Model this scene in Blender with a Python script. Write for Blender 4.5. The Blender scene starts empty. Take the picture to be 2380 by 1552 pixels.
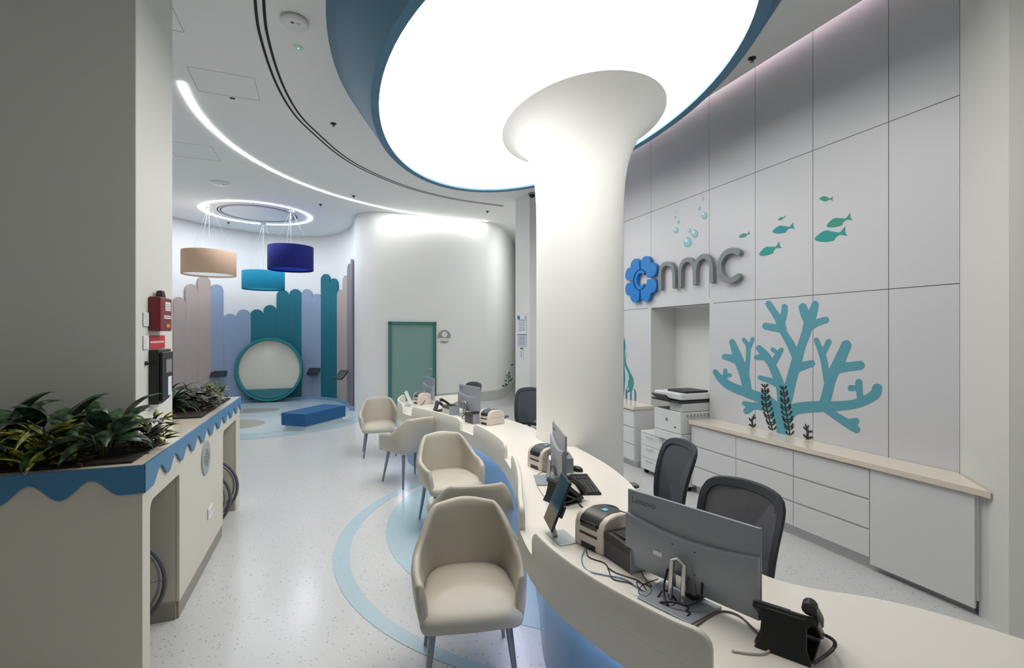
import bpy, bmesh, math, random
from mathutils import Vector, Matrix
random.seed(7)
C = bpy.context.scene.collection
PI = math.pi
F_PX = 1127.0; CAM_H = 1.82; YAW = math.radians(20.7)
# ---------------------------------------------------------------- camera
cd = bpy.data.cameras.new('camera'); cam = bpy.data.objects.new('camera', cd); C.objects.link(cam)
cd.sensor_fit = 'HORIZONTAL'; cd.sensor_width = 36; cd.lens = 36*F_PX/2380
cd.clip_start = .05; cd.clip_end = 100
cam.location = (0, 0, CAM_H); cam.rotation_euler = (PI/2, 0, -YAW)
bpy.context.scene.camera = cam
# ---------------------------------------------------------------- world and exposure
W = bpy.data.worlds.new('world'); bpy.context.scene.world = W; W.use_nodes = True
W.node_tree.nodes['Background'].inputs[0].default_value = (.7, .8, 1, 1)
W.node_tree.nodes['Background'].inputs[1].default_value = .05
vs = bpy.context.scene.view_settings
vs.view_transform = 'Standard'; vs.look = 'None'; vs.gamma = 1; vs.use_curve_mapping = False
vs.exposure = 0.3
E_DRUM, E_ARC, E_RING, E_COVE, E_DESK = 4.7, 45.0, 84.0, 12.0, 14.0
ZC = 4.56

# ---------------------------------------------------------------- colour and material helpers
def lin(c):
    return tuple(((x/255)/12.92 if x/255 <= .04045 else ((x/255+.055)/1.055)**2.4) for x in c)
MATS = {}
def mat(name, rgb, rough=.5, metal=0, var=.03, scale=12, bump=0, spec=.5, alpha=1, coat=0, emit=0, trans=0):
    if name in MATS: return MATS[name]
    m = bpy.data.materials.new(name); m.use_nodes = True
    nt = m.node_tree; b = nt.nodes['Principled BSDF']
    col = lin(rgb)
    tc = nt.nodes.new('ShaderNodeTexCoord'); nz = nt.nodes.new('ShaderNodeTexNoise')
    nz.inputs['Scale'].default_value = scale; nz.inputs['Detail'].default_value = 3
    nt.links.new(tc.outputs['Object'], nz.inputs['Vector'])
    mx = nt.nodes.new('ShaderNodeMix'); mx.data_type = 'RGBA'
    mx.inputs[6].default_value = tuple(c*(1-var) for c in col)+(1,)
    mx.inputs[7].default_value = tuple(min(1, c*(1+var)) for c in col)+(1,)
    nt.links.new(nz.outputs['Fac'], mx.inputs[0]); nt.links.new(mx.outputs[2], b.inputs['Base Color'])
    b.inputs['Roughness'].default_value = rough; b.inputs['Metallic'].default_value = metal
    b.inputs['Specular IOR Level'].default_value = spec
    if coat: b.inputs['Coat Weight'].default_value = coat; b.inputs['Coat Roughness'].default_value = .12
    if trans: b.inputs['Transmission Weight'].default_value = trans
    if alpha < 1: b.inputs['Alpha'].default_value = alpha
    if bump:
        n2 = nt.nodes.new('ShaderNodeTexNoise'); n2.inputs['Scale'].default_value = scale*12
        nt.links.new(tc.outputs['Object'], n2.inputs['Vector'])
        bp = nt.nodes.new('ShaderNodeBump'); bp.inputs['Strength'].default_value = bump; bp.inputs['Distance'].default_value = .003
        nt.links.new(n2.outputs['Fac'], bp.inputs['Height']); nt.links.new(bp.outputs['Normal'], b.inputs['Normal'])
    if emit:
        b.inputs['Emission Color'].default_value = col+(1,); b.inputs['Emission Strength'].default_value = emit
    MATS[name] = m; return m
def emitter(name, rgb, s):
    m = bpy.data.materials.new(name); m.use_nodes = True; nt = m.node_tree
    b = nt.nodes['Principled BSDF']; b.inputs['Base Color'].default_value = (.8, .8, .8, 1)
    b.inputs['Emission Color'].default_value = lin(rgb)+(1,); b.inputs['Emission Strength'].default_value = s
    MATS[name] = m; return m
def terrazzo(name, base, specks=True):
    m = bpy.data.materials.new(name); m.use_nodes = True; nt = m.node_tree; b = nt.nodes['Principled BSDF']
    tc = nt.nodes.new('ShaderNodeTexCoord')
    cur = lin(base)+(1,); last = None
    def mixin(fac, c):
        nonlocal last
        mx = nt.nodes.new('ShaderNodeMix'); mx.data_type = 'RGBA'
        if last is None: mx.inputs[6].default_value = cur
        else: nt.links.new(last, mx.inputs[6])
        mx.inputs[7].default_value = lin(c)+(1,); nt.links.new(fac, mx.inputs[0]); last = mx.outputs[2]
    for sc, th, keep, c in ((34, .17, .55, tuple(x*.66 for x in base)), (60, .2, .5, tuple(min(255, x*.82) for x in base)), (22, .12, .72, (120, 122, 126))):
        v = nt.nodes.new('ShaderNodeTexVoronoi'); v.inputs['Scale'].default_value = sc
        nt.links.new(tc.outputs['Object'], v.inputs['Vector'])
        lt = nt.nodes.new('ShaderNodeMath'); lt.operation = 'LESS_THAN'; lt.inputs[1].default_value = th
        nt.links.new(v.outputs['Distance'], lt.inputs[0])
        sp = nt.nodes.new('ShaderNodeSeparateColor'); nt.links.new(v.outputs['Color'], sp.inputs[0])
        gt = nt.nodes.new('ShaderNodeMath'); gt.operation = 'GREATER_THAN'; gt.inputs[1].default_value = keep
        nt.links.new(sp.outputs[0], gt.inputs[0])
        mu = nt.nodes.new('ShaderNodeMath'); mu.operation = 'MULTIPLY'
        nt.links.new(lt.outputs[0], mu.inputs[0]); nt.links.new(gt.outputs[0], mu.inputs[1])
        m2 = nt.nodes.new('ShaderNodeMath'); m2.operation = 'MULTIPLY'; m2.inputs[1].default_value = .8 if specks else .35
        nt.links.new(mu.outputs[0], m2.inputs[0]); mixin(m2.outputs[0], c)
    nt.links.new(last, b.inputs['Base Color']); b.inputs['Roughness'].default_value = .22; b.inputs['Specular IOR Level'].default_value = .45
    MATS[name] = m; return m

# ---------------------------------------------------------------- mesh helpers
def cr(P, n=8, closed=False):
    """Catmull-Rom through the points"""
    P = [Vector(p) for p in P]; out = []; N = len(P); segs = N if closed else N-1
    for i in range(segs):
        if closed: a, b, c, d = P[(i-1) % N], P[i], P[(i+1) % N], P[(i+2) % N]
        else:
            a = P[i-1] if i else P[0]*2-P[1]; b = P[i]; c = P[i+1]; d = P[i+2] if i+2 < N else P[-1]*2-P[-2]
        for k in range(n):
            t = k/n
            out.append(.5*((2*b)+(c-a)*t+(2*a-5*b+4*c-d)*t*t+(3*b-a-3*c+d)*t*t*t))
    if not closed: out.append(P[-1])
    return out
class MB:
    def __init__(s): s.v = []; s.f = []; s.m = []
    def add(s, V, Fc, mi=0):
        o = len(s.v); s.v += [tuple(p) for p in V]; s.f += [tuple(i+o for i in q) for q in Fc]; s.m += [mi]*len(Fc); return s
    def box(s, a, b, mi=0, M=None):
        x0, y0, z0 = a; x1, y1, z1 = b
        V = [Vector(p) for p in [(x0,y0,z0),(x1,y0,z0),(x1,y1,z0),(x0,y1,z0),(x0,y0,z1),(x1,y0,z1),(x1,y1,z1),(x0,y1,z1)]]
        if M: V = [M @ p for p in V]
        return s.add(V, [(0,3,2,1),(4,5,6,7),(0,1,5,4),(1,2,6,5),(2,3,7,6),(3,0,4,7)], mi)
    def cbox(s, c, d, mi=0, M=None):
        return s.box(tuple(c[i]-d[i]/2 for i in range(3)), tuple(c[i]+d[i]/2 for i in range(3)), mi, M)
    def loft(s, rings, caps=True, mi=0, closed=True):
        n = len(rings[0]); V = [p for r in rings for p in r]; Fc = []
        for i in range(len(rings)-1):
            for j in range(n if closed else n-1):
                k = (j+1) % n; Fc.append((i*n+j, i*n+k, (i+1)*n+k, (i+1)*n+j))
        if caps: Fc.append(tuple(range(n-1, -1, -1))); Fc.append(tuple((len(rings)-1)*n+j for j in range(n)))
        return s.add(V, Fc, mi)
    def lathe(s, prof, c=(0,0,0), n=32, mi=0, ex=1, caps=True):
        return s.loft([[(c[0]+r*math.cos(2*PI*k/n), c[1]+r*ex*math.sin(2*PI*k/n), c[2]+z) for k in range(n)] for r, z in prof], caps, mi)
    def tube(s, P, r, n=8, mi=0, caps=True):
        P = [Vector(p) for p in P]; rings = []; up = Vector((0, 0, 1)); pn = None
        for i, p in enumerate(P):
            t = (P[min(i+1, len(P)-1)]-P[max(i-1, 0)])
            if t.length < 1e-9: t = Vector((0, 0, 1))
            t.normalize()
            if pn is None:
                pn = t.cross(up)
                if pn.length < .1: pn = t.cross(Vector((1, 0, 0)))
            pn = (pn - t*pn.dot(t)).normalized(); b = t.cross(pn)
            rr = r[i] if isinstance(r, (list, tuple)) else r
            rings.append([p+pn*(rr*math.cos(2*PI*k/n))+b*(rr*math.sin(2*PI*k/n)) for k in range(n)])
        return s.loft(rings, caps, mi)
    def prism(s, poly, fn, d, mi=0):
        """poly: 2D outline (may be concave); fn(a, b, h) places it; d = depth"""
        bm = bmesh.new(); vs_ = [bm.verts.new((p[0], p[1], 0)) for p in poly]
        es = [bm.edges.new((vs_[i], vs_[(i+1) % len(vs_)])) for i in range(len(vs_))]
        r = bmesh.ops.triangle_fill(bm, use_beauty=True, use_dissolve=False, edges=es)
        bm.verts.index_update(); bm.faces.ensure_lookup_table()
        n = len(poly); tris = []
        for fc in bm.faces:
            q = [v.index for v in fc.verts]
            a, b, c = [poly[i] for i in q[:3]]
            if (b[0]-a[0])*(c[1]-a[1])-(b[1]-a[1])*(c[0]-a[0]) < 0: q.reverse()
            tris.append(tuple(q))
        bm.free()
        ar = sum(poly[i][0]*poly[(i+1) % n][1]-poly[(i+1) % n][0]*poly[i][1] for i in range(n))
        V = [fn(p[0], p[1], 0) for p in poly]+[fn(p[0], p[1], d) for p in poly]
        Fc = [tuple(reversed(t)) for t in tris]+[tuple(i+n for i in t) for t in tris]
        for i in range(n):
            j = (i+1) % n
            Fc.append((i, j, j+n, i+n) if ar > 0 else (j, i, i+n, j+n))
        return s.add(V, Fc, mi)
    def build(s, name, m, parent=None, smooth=True, bevel=0, seg=2, ang=35, sub=0):
        me = bpy.data.meshes.new(name); me.from_pydata(s.v, [], s.f)
        for x in (m if isinstance(m, (list, tuple)) else [m]): me.materials.append(x)
        for p, i in zip(me.polygons, s.m): p.material_index = i
        bm = bmesh.new(); bm.from_mesh(me); bmesh.ops.recalc_face_normals(bm, faces=bm.faces); bm.to_mesh(me); bm.free()
        if smooth: me.shade_smooth(); me.set_sharp_from_angle(angle=math.radians(ang))
        o = bpy.data.objects.new(name, me); C.objects.link(o)
        if parent: o.parent = parent
        if bevel:
            b = o.modifiers.new('bevel', 'BEVEL'); b.width = bevel; b.segments = seg; b.limit_method = 'ANGLE'; b.angle_limit = math.radians(40)
        if sub:
            b = o.modifiers.new('smooth', 'SUBSURF'); b.levels = sub; b.render_levels = sub
        return o
def thing(name, label, cat, loc=(0,0,0), rz=0, group=None):
    o = bpy.data.objects.new(name, None); C.objects.link(o); o.empty_display_size = .1
    o.location = loc; o.rotation_euler = (0, 0, rz); o['label'] = label; o['category'] = cat
    if group: o['group'] = group
    return o
def tag(o, label, cat, group=None):
    o['label'] = label; o['category'] = cat
    if group: o['group'] = group
    return o
def struct(o): o['kind'] = 'structure'; return o
def copy_tree(o, parent=None):
    c = o.copy(); C.objects.link(c)
    if parent: c.parent = parent
    for ch in list(o.children): copy_tree(ch, c)
    return c
def dup(root, loc, rz, label, group=None):
    c = copy_tree(root); c.location = loc; c.rotation_euler = (0, 0, rz); c['label'] = label
    if group: c['group'] = group
    return c
def text_mesh(txt, size, depth=.001):
    cu = bpy.data.curves.new('t', 'FONT'); cu.body = txt; cu.size = size; cu.extrude = depth; cu.align_x = 'LEFT'
    o = bpy.data.objects.new('t', cu); C.objects.link(o)
    dg = bpy.context.evaluated_depsgraph_get(); me = bpy.data.meshes.new_from_object(o.evaluated_get(dg))
    V = [v.co.copy() for v in me.vertices]; Fc = [tuple(p.vertices) for p in me.polygons]
    bpy.data.objects.remove(o); bpy.data.curves.remove(cu); bpy.data.meshes.remove(me)
    return V, Fc
# survey: the camera's sight line through a photo point, met with a real plane of the room
def ray(u, v):
    r = (u-1190)/F_PX
    return Vector((math.sin(YAW)+r*math.cos(YAW), math.cos(YAW)-r*math.sin(YAW), (776-v)/F_PX))
def at_z(u, v, z):
    d = ray(u, v); t = (z-CAM_H)/d.z; return Vector((d.x*t, d.y*t, z))
def at_x(u, v, x):
    d = ray(u, v); t = x/d.x; return Vector((x, d.y*t, CAM_H+d.z*t))
def smooth01(t): t = max(0, min(1, t)); return t*t*(3-2*t)

# ---------------------------------------------------------------- materials
M_wall = mat('white_paint', (226, 226, 224), .6, var=.01)
M_ceil = mat('ceiling_paint', (236, 238, 236), .7, var=.01)
M_panel = mat('wall_panel_laminate', (208, 209, 214), .38, var=.01)
M_gap = mat('panel_gap', (120, 120, 122), .8)
M_col = mat('column_paint', (240, 240, 237), .5, var=.01)
M_pill = mat('pillar_paint', (216, 216, 211), .55, var=.01)
M_cream = mat('cream_laminate', (214, 208, 194), .4, var=.015)
M_creamtop = mat('cream_stone', (232, 222, 205), .16, var=.03, scale=40, coat=.3)
M_blue = mat('blue_laminate', (66, 124, 166), .35, var=.02)
M_drumblue = mat('drum_blue_paint', (68, 116, 146), .5, var=.02)
M_skirt = mat('taupe_skirting', (148, 143, 134), .5)
M_desk = mat('desk_solid_surface', (236, 230, 221), .22, var=.01, coat=.15)
M_deskface = mat('desk_face', (226, 222, 212), .35, var=.01)
M_deskblue = mat('desk_blue', (112, 152, 186), .25, var=.05, scale=2)
M_white = mat('white_plastic', (228, 230, 230), .4)
M_cab = mat('cabinet_white', (222, 222, 224), .35, var=.01)
M_grey = mat('grey_metal', (150, 155, 160), .35, metal=.6)
M_chrome = mat('brushed_chrome', (190, 192, 195), .25, metal=1)
M_leg = mat('grey_powder_coat', (140, 146, 154), .32, metal=.55)
M_leather = mat('beige_leather', (190, 184, 170), .42, var=.04, scale=8, bump=.15)
M_black = mat('black_plastic', (22, 22, 24), .4)
M_dark = mat('dark_grey_plastic', (58, 58, 62), .42)
M_mesh = mat('charcoal_mesh', (74, 78, 86), .75, var=.1, scale=60, bump=.3)
M_meshin = mat('grey_mesh', (98, 98, 104), .8, var=.12, scale=80, bump=.4)
M_off = mat('chair_dark', (52, 55, 62), .55)
M_mon = mat('monitor_grey', (150, 155, 164), .42, metal=.15)
M_screen = mat('screen_black', (14, 15, 18), .15)
M_printer = mat('printer_cream', (216, 206, 196), .45)
M_rubber = mat('rubber_black', (16, 16, 16), .7)
M_teal = mat('teal_fabric', (20, 104, 120), .8, var=.06, scale=30, bump=.3)
M_peri = mat('periwinkle_fabric', (140, 157, 182), .8, var=.05, scale=30, bump=.3)
M_taupe = mat('taupe_fabric', (176, 160, 154), .8, var=.05, scale=30, bump=.3)
M_gfab = mat('grey_fabric', (130, 126, 132), .8, var=.05, scale=30, bump=.3)
# ================================================================ THE SETTING
terrazzo('floor_white', (203, 204, 204)); terrazzo('floor_lightblue', (172, 196, 206), False); terrazzo('floor_pale', (198, 212, 220), False); terrazzo('floor_beige', (176, 170, 160))
fl = MB().box((-4.3, -3.1, -.1), (6, 16, 0)).build('floor', MATS['floor_white'], smooth=False); struct(fl)
def arc_band(c, r0, r1, a0, a1, z, c2=None, n=60):
    c2 = c2 or c; V = []
    for i in range(n+1):
        a = math.radians(a0+(a1-a0)*i/n)
        V.append((c2[0]+r0*math.cos(a), c2[1]+r0*math.sin(a), z)); V.append((c[0]+r1*math.cos(a), c[1]+r1*math.sin(a), z))
    return V, [(2*i, 2*i+1, 2*i+3, 2*i+2) for i in range(n)]
def disc(c, rx, ry, z, rot=0, n=48):
    V = [(c[0]+rx*math.cos(2*PI*k/n)*math.cos(rot)-ry*math.sin(2*PI*k/n)*math.sin(rot), c[1]+rx*math.cos(2*PI*k/n)*math.sin(rot)+ry*math.sin(2*PI*k/n)*math.cos(rot), z) for k in range(n)]
    return V, [tuple(range(n))]
m = MB(); m.add(*arc_band((2.245, 4.121), 2.199, 2.215, 95, 265, .002, (2.355, 4.105))); m.build('floor_inlay_ring', MATS['floor_lightblue'], fl, False)['label'] = 'pale blue curved ring set into the white floor'
V, Fc = disc((2.59, 4.343), 2.113, 2.113, .002, n=120); V = [(min(p[0], 1.6), p[1], p[2]) for p in V]
m = MB(); m.add(V, Fc); m.build('floor_inlay_disc', MATS['floor_lightblue'], fl, False)['label'] = 'pale blue disc of flooring under the reception chairs'
m = MB(); m.add(*disc((-1.5, 12.05), 2.62, 2.62, .002)); m.build('floor_inlay_disc', MATS['floor_lightblue'], fl, False)['label'] = 'light blue round floor of the children alcove'
m = MB(); m.add(*disc((-1.5, 12.15), 2.2, 2.2, .003)); m.build('floor_inlay_disc', MATS['floor_pale'], fl, False)['label'] = 'paler blue inner disc of the alcove floor'
for c, rx, ry in (((-1.72, 12.93), .62, .38), ((-1.78, 11.06), .56, .56), ((-.75, 12.1), .3, .34)):
    m = MB(); m.add(*disc(c, rx, ry, .004)); m.build('floor_inlay_spot', MATS['floor_beige'], fl, False)['label'] = 'beige speckled spot in the blue alcove floor'

ce = MB().box((-4.3, -3.1, ZC), (4.1, 9.4, ZC+.08)).box((-4.3, 9.4, ZC), (6, 16, ZC+.08)).box((3.8, -3.1, 4.95), (6, 9.4, 5.0)).box((4.02, -3.1, ZC+.08), (4.1, 9.4, ZC+.1)).box((3.78, -3.1, ZC+.08), (3.8, 9.4, 5.0)).build('ceiling', M_ceil, smooth=False); struct(ce)
# curved air slot in two dark lines, child of the ceiling
slotp = [(-.521, 4.358), (-.545, 4.913), (-.50, 5.7), (-.38, 6.4), (-.182, 6.95), (.219, 7.79), (.72, 8.42), (1.461, 9.03), (2.385, 9.42), (3.414, 9.56)]
slotp = [(-.30, 2.2), (-.42, 3.3)]+slotp
k_ = (ZC-CAM_H)/(4.5-CAM_H)
def strip(P2, w, z0, z1):
    P = cr([(p[0], p[1], 0) for p in P2], 8); L = []; R_ = []
    for i, p in enumerate(P):
        t = (P[min(i+1, len(P)-1)]-P[max(i-1, 0)]).normalized(); nrm = Vector((-t.y, t.x, 0)); L.append(p+nrm*w/2); R_.append(p-nrm*w/2)
    mb = MB(); mb.loft([[(a.x, a.y, z0), (b.x, b.y, z0), (b.x, b.y, z1), (a.x, a.y, z1)] for a, b in zip(L, R_)]); return mb
def offs(P2, d):
    P = cr([(p[0], p[1], 0) for p in P2], 3); o = []
    for i, p in enumerate(P):
        t = (P[min(i+1, len(P)-1)]-P[max(i-1, 0)]).normalized(); o.append((p.x-t.y*d, p.y+t.x*d))
    return o
sp = [(a*k_, b*k_) for a, b in slotp]
for d in (-.032, .032):
    strip(offs(sp, d), .024, ZC-.003, ZC+.01).build('air_slot', M_rubber, ce, False)['label'] = 'thin dark curved air slot in the ceiling'
# access hatches drawn as hairline frames in the ceiling
def hatch(x, y, w, h, a):
    mb = MB(); M = Matrix.Translation((x, y, 0)) @ Matrix.Rotation(a, 4, 'Z')
    for q in (((-w/2, -h/2), (w/2, -h/2+.006)), ((-w/2, h/2-.006), (w/2, h/2)), ((-w/2, -h/2), (-w/2+.006, h/2)), ((w/2-.006, -h/2), (w/2, h/2))):
        mb.box((q[0][0], q[0][1], ZC-.0015), (q[1][0], q[1][1], ZC+.002), 0, M)
    mb.build('access_hatch', mat('hairline_grey', (176, 178, 178), .8), ce, False)
hatch(-1.06, 6.1, .62, .55, .02); hatch(-1.9, 8.5, .6, .65, .0); hatch(-1.5, 4.9, .55, .55, 0)

# right wall of laminate panels with fine gaps; a niche for the copier
mb = MB(); XW = 4.2; gp = .003
seams = [2.1, 2.57, 3.22, 3.87, 4.53, 5.636, 6.3, 6.95, 7.6, 8.25, 8.72]
for i in range(len(seams)-1):
    y0, y1 = seams[i]+gp, seams[i+1]-gp
    for z0, z1 in ((0, 2.18), (2.18, 3.52), (3.52, 4.95)):
        if i == 4 and z0 == 0: continue
        mb.box((XW, y0, z0+(gp if z0 else 0)), (XW+.02, y1, z1-gp))
for y0, y1 in ((2.0, 4.47), (5.70, 8.8)): mb.box((XW+.012, y0, 0), (XW+.08, y1, 4.95), 1)
mb.box((XW+.012, 4.53, 2.18), (XW+.08, 5.636, 4.95), 1)
mb.box((4.62, 4.4, 0), (4.7, 5.76, 2.3), 2); mb.box((XW+.001, 4.47, 0), (4.62, 4.528, 2.25), 2); mb.box((XW+.001, 5.638, 0), (4.62, 5.7, 2.25), 2); mb.box((XW+.001, 4.5, 2.182), (4.62, 5.7, 2.25), 2)
struct(mb.build('wall_right', [M_panel, M_gap, M_wall], smooth=False))
# angled pier beside the back counter, then the wall beyond the frame
mb = MB(); fn = lambda a, b, h: (a, b, h)
mb.prism([(4.2, 2.1), (3.75, 1.638), (3.75, -3), (4.6, -3), (4.6, 2.1)], fn, 5.0)
struct(mb.build('wall_right_front', M_pill, smooth=False))
mb = MB(); mb.prism([(3.65, 8.69), (5.6, 8.69), (5.6, 9.3), (3.55, 9.2)], fn, 5.0); struct(mb.build('wall_pier', M_wall, smooth=False))
# far walls follow a flowing curve
alc = cr([(-4.2, 10.2, 0), (-4.1, 11.6, 0), (-3.7, 12.9, 0), (-3.0, 13.95, 0), (-2.1, 14.62, 0), (-1.45, 14.82, 0), (-.72, 14.79, 0), (-.15, 14.58, 0), (.25, 14.05, 0), (.48, 13.35, 0), (.575, 12.7, 0), (.575, 12.1, 0)], 8)
dw = cr([(.575, 12.1, 0), (.60, 11.75, 0), (.74, 11.44, 0), (1.06, 11.23, 0), (1.69, 11.21, 0), (2.61, 11.285, 0), (3.4, 11.35, 0), (3.72, 11.39, 0), (4.05, 11.62, 0), (4.62, 12.52, 0), (5.32, 13.85, 0), (5.75, 14.8, 0), (5.95, 15.5, 0)], 8)
def wallrun(P, name, m):
    n = len(P); out = []
    for i, p in enumerate(P):
        t = (P[min(i+1, n-1)]-P[max(i-1, 0)]).normalized(); q = p+Vector((-t.y, t.x, 0))*.12
        out.append([(p.x, p.y, 0), (q.x, q.y, 0), (q.x, q.y, ZC), (p.x, p.y, ZC)])
    return struct(MB().loft(out).build(name, m, ang=50))
wallrun(alc, 'wall_alcove', M_wall); wallrun(dw, 'wall_back', M_wall)
mb = MB(); n = 0
led = MB()
for i in range(1, len(dw)-1): pass
struct(MB().box((-4.3, -3.1, 0), (-4.2, 10.3, ZC)).build('wall_left', M_wall, smooth=False))
struct(MB().box((-4.2, -3.1, 0), (3.75, -3, ZC)).build('wall_rear', M_wall, smooth=False))
struct(MB().box((5.6, 9.2, 0), (5.7, 15.5, ZC)).build('wall_corridor', M_wall, smooth=False))
struct(MB().box((-4.2, 3.63, 0), (-1.116, 4.38, ZC)).build('wall_pillar_left', M_pill, smooth=False, bevel=.006))
# grey bench-height ledge along the far wall
P = [p for p in dw if 1.9 < p.x < 5.2]; rr = []
for i, p in enumerate(P):
    t = (P[min(i+1, len(P)-1)]-P[max(i-1, 0)]).normalized(); a = p-Vector((-t.y, t.x, 0))*.03; b = p+Vector((-t.y, t.x, 0))*.01
    rr.append([(a.x, a.y, .20), (b.x, b.y, .20), (b.x, b.y, .42), (a.x, a.y, .42)])
o = MB().loft(rr).build('trim_1', mat('grey_rail', (176, 182, 178), .5), ang=50); struct(o)
# pale blue skirting round the alcove
rr = []
for i, p in enumerate(alc):
    t = (alc[min(i+1, len(alc)-1)]-alc[max(i-1, 0)]).normalized(); a = p-Vector((-t.y, t.x, 0))*.12
    rr.append([(a.x, a.y, .0), (p.x, p.y, .0), (p.x, p.y, .07), (a.x, a.y, .07)])
struct(MB().loft(rr).build('baseboard_alcove', mat('blue_skirting', (120, 164, 190), .4), ang=50))

# green door in the far wall
wa = math.atan2(.077, .92)
t = thing('door_1', 'green door in grey-green frame set in the white far wall', 'door', (1.80, 11.205, 0), wa); t['kind'] = 'structure'
M_gdk = mat('door_frame_green', (52, 112, 104), .45); M_glt = mat('door_green', (118, 152, 146), .45)
mb = MB(); mb.box((-.55, -.04, 0), (-.485, .05, 2.10)); mb.box((.485, -.04, 0), (.55, .05, 2.10)); mb.box((-.55, -.04, 2.035), (.55, .05, 2.10)); mb.build('door_frame', M_gdk, t, False, bevel=.004)
mb = MB(); mb.box((-.485, -.01, .005), (.485, .03, 2.035)); mb.build('door_leaf', M_glt, t, False)
mb = MB(); mb.box((.34, -.018, .98), (.46, -.010, 1.03)); mb.tube([(.43, -.015, 1.005), (.43, -.06, 1.005), (.30, -.06, 1.005)], .011); mb.build('door_handle', M_chrome, t)
# half round room sign with a numeral
t = thing('room_sign', 'round grey room sign with the number 1 beside the green door', 'sign', (2.555, 11.27, 1.76), wa)
mb = MB(); pl = [(.155*math.cos(a), .155*math.sin(a)) for a in [PI*k/24 for k in range(25)]]; pl2 = [(p[0], p[1]-.045) for p in pl]
mb.prism([(p[0], max(p[1], -.03)) for p in [(.155*math.cos(a), .155*math.sin(a)) for a in [-.19+(PI+.38)*k/28 for k in range(29)]]], lambda a, b, h: (a, -h, b), .006)
mb.prism([(.155*math.cos(a), .155*math.sin(a)) for a in [PI+.75+(PI-1.5)*k/16 for k in range(17)]], lambda a, b, h: (a, -h, b), .006)
mb.build('sign_plate', mat('sign_grey', (146, 148, 144), .5), t, False)
mb = MB(); mb.prism([(.065*math.cos(2*PI*k/28), .05+.065*math.sin(2*PI*k/28)) for k in range(28)], lambda a, b, h: (a, -.006-h, b), .002); mb.build('number_disc', M_white, t, False)
V, Fc = text_mesh('1', .12, .001); mb = MB(); mb.add([(p.x-.03, -.0095-p.z, p.y+.01) for p in V], Fc); mb.build('numeral', MATS['sign_grey'], t, False)

# ================================================================ CEILING LIGHTS
emitter('drum_light', (255, 253, 248), E_DRUM); emitter('arc_light', (255, 255, 255), E_ARC); emitter('ring_light', (238, 244, 255), E_RING); emitter('cove_light', (255, 226, 232), E_COVE); emitter('desk_light', (222, 226, 255), E_DESK)
DC = (1.89, 4.54); DA = math.radians(-3)
def ell(a, b, k, n, c=DC):
    x = b*math.cos(2*PI*k/n); y = a*math.sin(2*PI*k/n); return (c[0]+x*math.cos(DA)-y*math.sin(DA)*-1*-1, c[1]+x*math.sin(DA)+y*math.cos(DA))
t = thing('ceiling_light', 'huge oval glowing stretch ceiling in a blue drum around the white column', 'ceiling light', (0, 0, 0))
N = 96; rings = [[(*ell(3.08, 1.91, k, N), ZC) for k in range(N)], [(*ell(2.73, 1.55, k, N), 4.035) for k in range(N)], [(*ell(2.71, 1.53, k, N), 4.02) for k in range(N)], [(*ell(2.60, 1.455, k, N), 4.02) for k in range(N)], [(*ell(2.60, 1.455, k, N), 4.05) for k in range(N)]]
MB().loft(rings, caps=False).build('drum_surround', M_drumblue, t, ang=25)
mb = MB(); mb.add([(*ell(2.60, 1.455, k, N), 4.045) for k in range(N)], [tuple(range(N))]); mb.build('light_diffuser', MATS['drum_light'], t, False)
# curved line of light
t = thing('linear_light', 'long curved line of white light recessed in the ceiling', 'ceiling light', (0, 0, 0))
cx, cy = 2.975*k_, 6.535*k_; R0 = 4.465*k_
mb = MB(); V, Fc = arc_band((cx, cy), R0-.022, R0+.022, 186, 83, ZC-.006, n=90); mb.add(V, Fc); mb.build('light_strip', MATS['arc_light'], t, False)
mb = MB()
for r0, r1 in ((R0-.030, R0-.022), (R0+.022, R0+.030)):
    V, Fc = arc_band((cx, cy), r0, r1, 186, 83, ZC-.007, n=90); mb.add(V, Fc)
mb.build('edge_trim', M_white, t, False)
# ring light in the alcove
rc = (-1.47*k_, 12.12*k_)
t = thing('ring_light', 'round ring of white light in the ceiling over the blue alcove', 'ceiling light', (0, 0, 0))
mb = MB(); V, Fc = arc_band(rc, 1.07, 1.12, 0, 360, ZC-.006, n=96); mb.add(V, Fc); mb.build('light_strip', MATS['ring_light'], t, False)
mb = MB()
for r0 in (.73, .79): V, Fc = arc_band(rc, r0, r0+.022, 0, 360, ZC-.003, n=96); mb.add(V, Fc)
mb.build('air_slot', M_rubber, t, False)
# cove strip washing the panel wall
t = thing('cove_light', 'pinkish white light strip hidden in the ceiling cove over the panel wall', 'ceiling light', (0, 0, 0))
mb = MB().box((3.99, 2.15, ZC+.10), (4.02, 8.6, ZC+.13)); mb.build('light_strip', MATS['cove_light'], t, False)

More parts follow.
